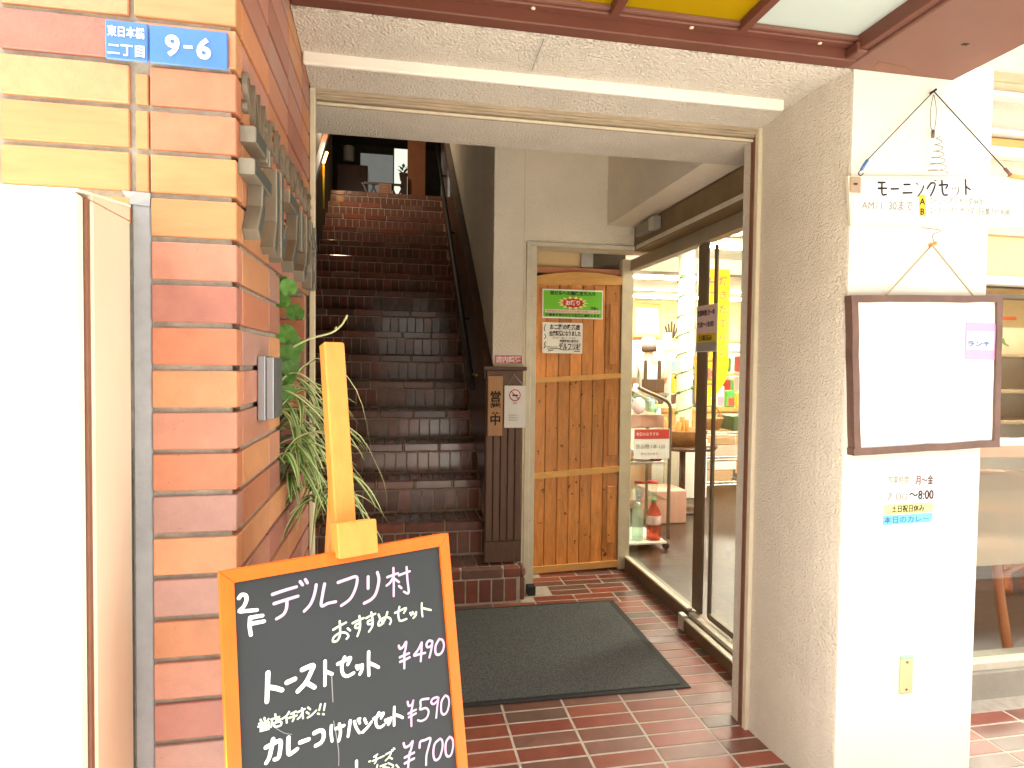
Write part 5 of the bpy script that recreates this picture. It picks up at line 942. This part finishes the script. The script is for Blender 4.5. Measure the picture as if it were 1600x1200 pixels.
def letter(strokes, y0, z0, w_, h_, d_):
    bm = bmesh.new()
    for st_k in strokes:
        a = [bm.verts.new((0, y0 + p * w_, z0 + q * h_)) for p, q in st_k]; b = [bm.verts.new((d_, y0 + p * w_, z0 + q * h_)) for p, q in st_k]; n = len(a)
        bm.faces.new(a); f1 = bm.faces.new(b[::-1])
        for i in range(n): bm.faces.new((a[i], b[i], b[(i + 1) % n], a[(i + 1) % n]))
    bmesh.ops.recalc_face_normals(bm, faces=bm.faces)
    bmesh.ops.bevel(bm, geom=[e for e in bm.edges if all(v.co.x > d_ * .5 for v in e.verts)], offset=.0022, segments=1, affect='EDGES')
    for f in bm.faces: f.normal_update(); f.material_index = 0 if f.normal.x > .95 else 1
    bmesh.ops.translate(bm, vec=(-.2715, 0, 0), verts=bm.verts)
    return fin('letter', bm, [M_letterface, M_letterside], sg)
for i, ls in enumerate(LT): letter(ls, 1.152 + i * .178, 1.568, .158, .196, .027)
ss_ = thing('snack_coffee_letters', 'small raised bronze roman letters above the large katakana on the brick wall', 'sign lettering', (-.265, 1.6, 1.85))
for i, ch in enumerate('SNACK&COFFEE'): text('letter', ss_, ch, .105, (-.2715, 1.19 + i * .074, 1.796), YB, ZU, M_letterside, extr=.0045, bold=0, align='CENTER', sx=.74)
gp_ = thing('metal_slot_plate', 'grey aluminium plate with ribs fixed on the brick wall side beside the plant', 'plate', (-.26, 1.36, 1.3))
boxes('ribs', gp_, [((-.2715, -.257), (1.30, 1.385), (1.232, 1.362)), ((-.2565, -.242), (1.306, 1.385), (1.234, 1.360))], M_greymetal, .0015); box('face', gp_, (-.2418, -.2395), (1.312, 1.39), (1.236, 1.358), M_letterface, .0005)

# ================================================================== plants in the brick niche
spd = thing('spider_plant', 'striped spider plant spilling out of the brick niche', 'plant', (-.36, 1.74, 1.05)); pot = lathe('pot', spd, [(.07, 0), (.095, .13), (.1, .14), (.085, .14), (.08, .12)], (-.40, 1.76, 1.037), mat('dark_pot', (.06, .045, .035), .8), 18)
M_variegated = [M_leafpale, M_leaf]
def blade(name, par, pts, w):
    pts = smooth_pts(pts, 4); bm = bmesh.new(); rows = []; n = len(pts); P = [Vector(p) for p in pts]; sidev = None
    for i, p in enumerate(P):
        t = (P[min(i + 1, n - 1)] - P[max(i - 1, 0)]).normalized(); s = t.cross(Vector((0, 0, 1)))
        if s.length < .2: s = sidev or Vector((1, 0, 0))
        s.normalize(); sidev = s; k = w * min(1, .35 + i / n * 3) * (1 - (i / (n - 1)) ** 2.2) + .0002; up_ = s.cross(t) * k * .35
        rows.append([bm.verts.new(p + s * k * q + (up_ if abs(q) == 1 else Vector())) for q in (-1, -.5, .5, 1)])
    for i in range(n - 1):
        for k in range(3): f = bm.faces.new((rows[i][k], rows[i][k + 1], rows[i + 1][k + 1], rows[i + 1][k])); f.material_index = 1 if k == 1 else 0
    return fin(name, bm, M_variegated, par, True)
rnd = random.Random(11)
def tuft(c, n, spread, w, amin=-110, amax=100, drop=1.0, lift=.07):
    for i in range(n):
        a = rad(rnd.uniform(amin, amax)); L = spread * rnd.uniform(.5, 1.2); h = lift * rnd.uniform(.2, 1.5); dr = drop * rnd.uniform(.25, 1.3); tw = rnd.uniform(-.5, .5)
        p = Vector(c) + Vector((rnd.uniform(-.03, .03), rnd.uniform(-.05, .05), rnd.uniform(-.03, .03))); pts = []
        for t in (0, .22, .45, .68, .86, 1):
            b = a + tw * t; pts.append(p + Vector((math.cos(b) * L * t, math.sin(b) * L * t, h * math.sin(min(1, t * 1.5) * math.pi * .55) - .16 * dr * t ** 2.4)))
        blade('leaf', spd, [(max(q.x, -.55), q.y, q.z) for q in pts], w * rnd.uniform(.75, 1.15))
for (c, n, L_, w_, a0, a1, dr, li) in (((-.33, 1.66, 1.22), 24, .22, .0085, -80, 30, .8, .09), ((-.32, 1.74, 1.18), 26, .24, .0085, -85, 45, 1.0, .07), ((-.29, 1.64, 1.11), 22, .17, .008, -120, 60, 1.0, .05),
                                     ((-.28, 1.74, 1.06), 22, .19, .008, -100, 60, 1.0, .05), ((-.19, 1.68, 1.00), 28, .14, .0075, -170, 170, .8, .045)):
    tuft(c, n, L_, w_, a0, a1, dr, li)
tube('runner', spd, smooth_pts([(-.33, 1.7, 1.2), (-.26, 1.66, 1.17), (-.21, 1.68, 1.08), (-.19, 1.68, 1.0)]), .0018, M_stem, 5)
for e in (((-.33, 1.72, 1.22), (-.2, 1.64, 1.36), (-.10, 1.62, 1.28), (-.06, 1.62, 1.12)), ((-.30, 1.7, 1.18), (-.12, 1.66, 1.18), (-.04, 1.66, 1.06), (-.02, 1.66, .98))): blade('leaf', spd, e, .006)
rp = thing('round_leaf_plant', 'bright green round leaved plant trailing in the top of the brick niche', 'plant', (-.31, 1.63, 1.4))
tube('stem', rp, smooth_pts([(-.32, 1.66, 1.2), (-.30, 1.62, 1.32), (-.295, 1.60, 1.45), (-.285, 1.585, 1.54)]), .003, M_stem, 5)
def disc(c, r, nrm):
    bm = bmesh.new(); q = Vector(nrm).to_track_quat('Z', 'Y'); ce = bm.verts.new(Vector(c) - Vector(nrm).normalized() * r * .15); ring = []
    for k in range(16):
        a = k * math.pi / 8 + .2; rr = r * (1 + .05 * math.cos(8 * a)) * (.6 if k == 12 else 1); ring.append(bm.verts.new(Vector(c) + q @ Vector((rr * math.cos(a), rr * math.sin(a), r * .12 * math.sin(5 * a + 1)))))
    for k in range(16): bm.faces.new((ce, ring[k], ring[(k + 1) % 16]))
    fin('leaf', bm, M_geran, rp, True)
for c, r in (((-.262, 1.60, 1.535), .022), ((-.28, 1.60, 1.505), .024), ((-.255, 1.66, 1.478), .024), ((-.268, 1.61, 1.42), .026), ((-.25, 1.63, 1.395), .024), ((-.262, 1.60, 1.365), .030), ((-.255, 1.585, 1.335), .022), ((-.27, 1.60, 1.315), .026), ((-.275, 1.575, 1.49), .012), ((-.28, 1.60, 1.55), .018), ((-.262, 1.59, 1.275), .020)):
    disc(c, r, (rnd.uniform(.1, .6), -1, rnd.uniform(-.1, .5)))
tube('flower_stalk', rp, smooth_pts([(-.30, 1.62, 1.36), (-.22, 1.60, 1.405), (-.16, 1.60, 1.425), (-.135, 1.60, 1.445), (-.125, 1.60, 1.463)]), .0026, M_leafpale, 6); tube('bud', rp, [(-.125, 1.60, 1.46), (-.121, 1.60, 1.471)], [.004, .002], M_leafpale, 6)
tube('stalk_bud', rp, [(-.15, 1.60, 1.433), (-.147, 1.60, 1.441)], [.003, .0015], M_leafpale, 6)

# ================================================================== easel chalkboard in front
U = Vector((.90719985, .42069993, 0)); Vv = Vector((-.07986221, .17221536, .98181663)); Nb = Vector((.41305019, -.8907039, .18983177)); TL = Vector((-.26296877, 1.0, 1.02727122))
cb = thing('chalkboard_easel', 'orange framed menu chalkboard on an easel in the front left', 'menu board', (-.05, .96, 0))
MR = Matrix((U, Vv, Nb)).transposed()
def ob(name, u, v, n, m, bev=.002, par=None):
    me = bevmesh(u[1] - u[0], v[1] - v[0], n[1] - n[0], bev, m); o = bpy.data.objects.new(name, me)
    p = TL + U * ((u[0] + u[1]) / 2) + Vv * ((v[0] + v[1]) / 2) + Nb * ((n[0] + n[1]) / 2); _link(o, name, par or cb, p); o.rotation_mode = 'QUATERNION'; o.rotation_quaternion = MR.to_quaternion(); return o
def opoly(name, pts, n0, n1, m):
    return prism(name, cb, [tuple(TL + U * a + Vv * b + Nb * n0) for a, b in pts], tuple(Nb * (n1 - n0)), m)
H_ = .66
opoly('frame_bar', [(0, 0), (.40, 0), (.380, -.0215), (.0195, -.0195)], -.020, 0, M_orange); opoly('frame_bar', [(0, -H_), (.0195, -H_ + .02), (.380, -H_ + .02), (.40, -H_)], -.020, 0, M_orange)
opoly('frame_bar', [(-.0003, -.0006), (.0192, -.0200), (.0192, -H_ + .0206), (-.0003, -H_ + .0006)], -.0203, -.0003, M_orange); opoly('frame_bar', [(.4003, -.0006), (.4003, -H_ + .0006), (.3803, -H_ + .0206), (.3803, -.0221)], -.0203, -.0003, M_orange)
ob('board_panel', (.012, .39), (-H_ + .01, -.01), (-.012, -.006), M_board, 0)
ob('post', (.191, .229), (-1.00, .372), (-.052, -.0215), M_pine, .0025); ob('top_block', (.180, .2505), (-.0105, .0475), (-.0212, .018), M_pine, .002)
for u0 in (.03, .345): ob('leg', (u0, u0 + .028), (-1.02, -.30), (-.046, -.0215), M_pine, .002)
a_, b_ = TL + U * .21 + Vv * .15 - Nb * .053, TL + U * .21 - Nb * .053 + Vector((-.1, .32, -1.02)); b_.z = .012
tube('rear_leg', cb, [tuple(a_), tuple(b_)], .013, M_pine, 6)
PB = TL - Nb * .006
for key in sorted({c for c, a, b in BOARD}): writing('lettering', cb, [(a, b) for c, a, b in BOARD if c == key], PB, U, Vv, Nb, {'w': M_chalkw, 'p': M_chalkp, 'g': M_chalkg}[key[0]], .0005)
writing('chalk_smear', cb, [(2.0, [163, -197, 162.8, -218, 162.6, -238]), (1.6, [161.8, -268, 166, -301, 167, -320, 165.7, -338]), (1.2, [69, -248, 83, -261, 95, -267])], PB, U, Vv, Nb, mat('chalk_smear', (.22, .22, .22), .9), .0004)
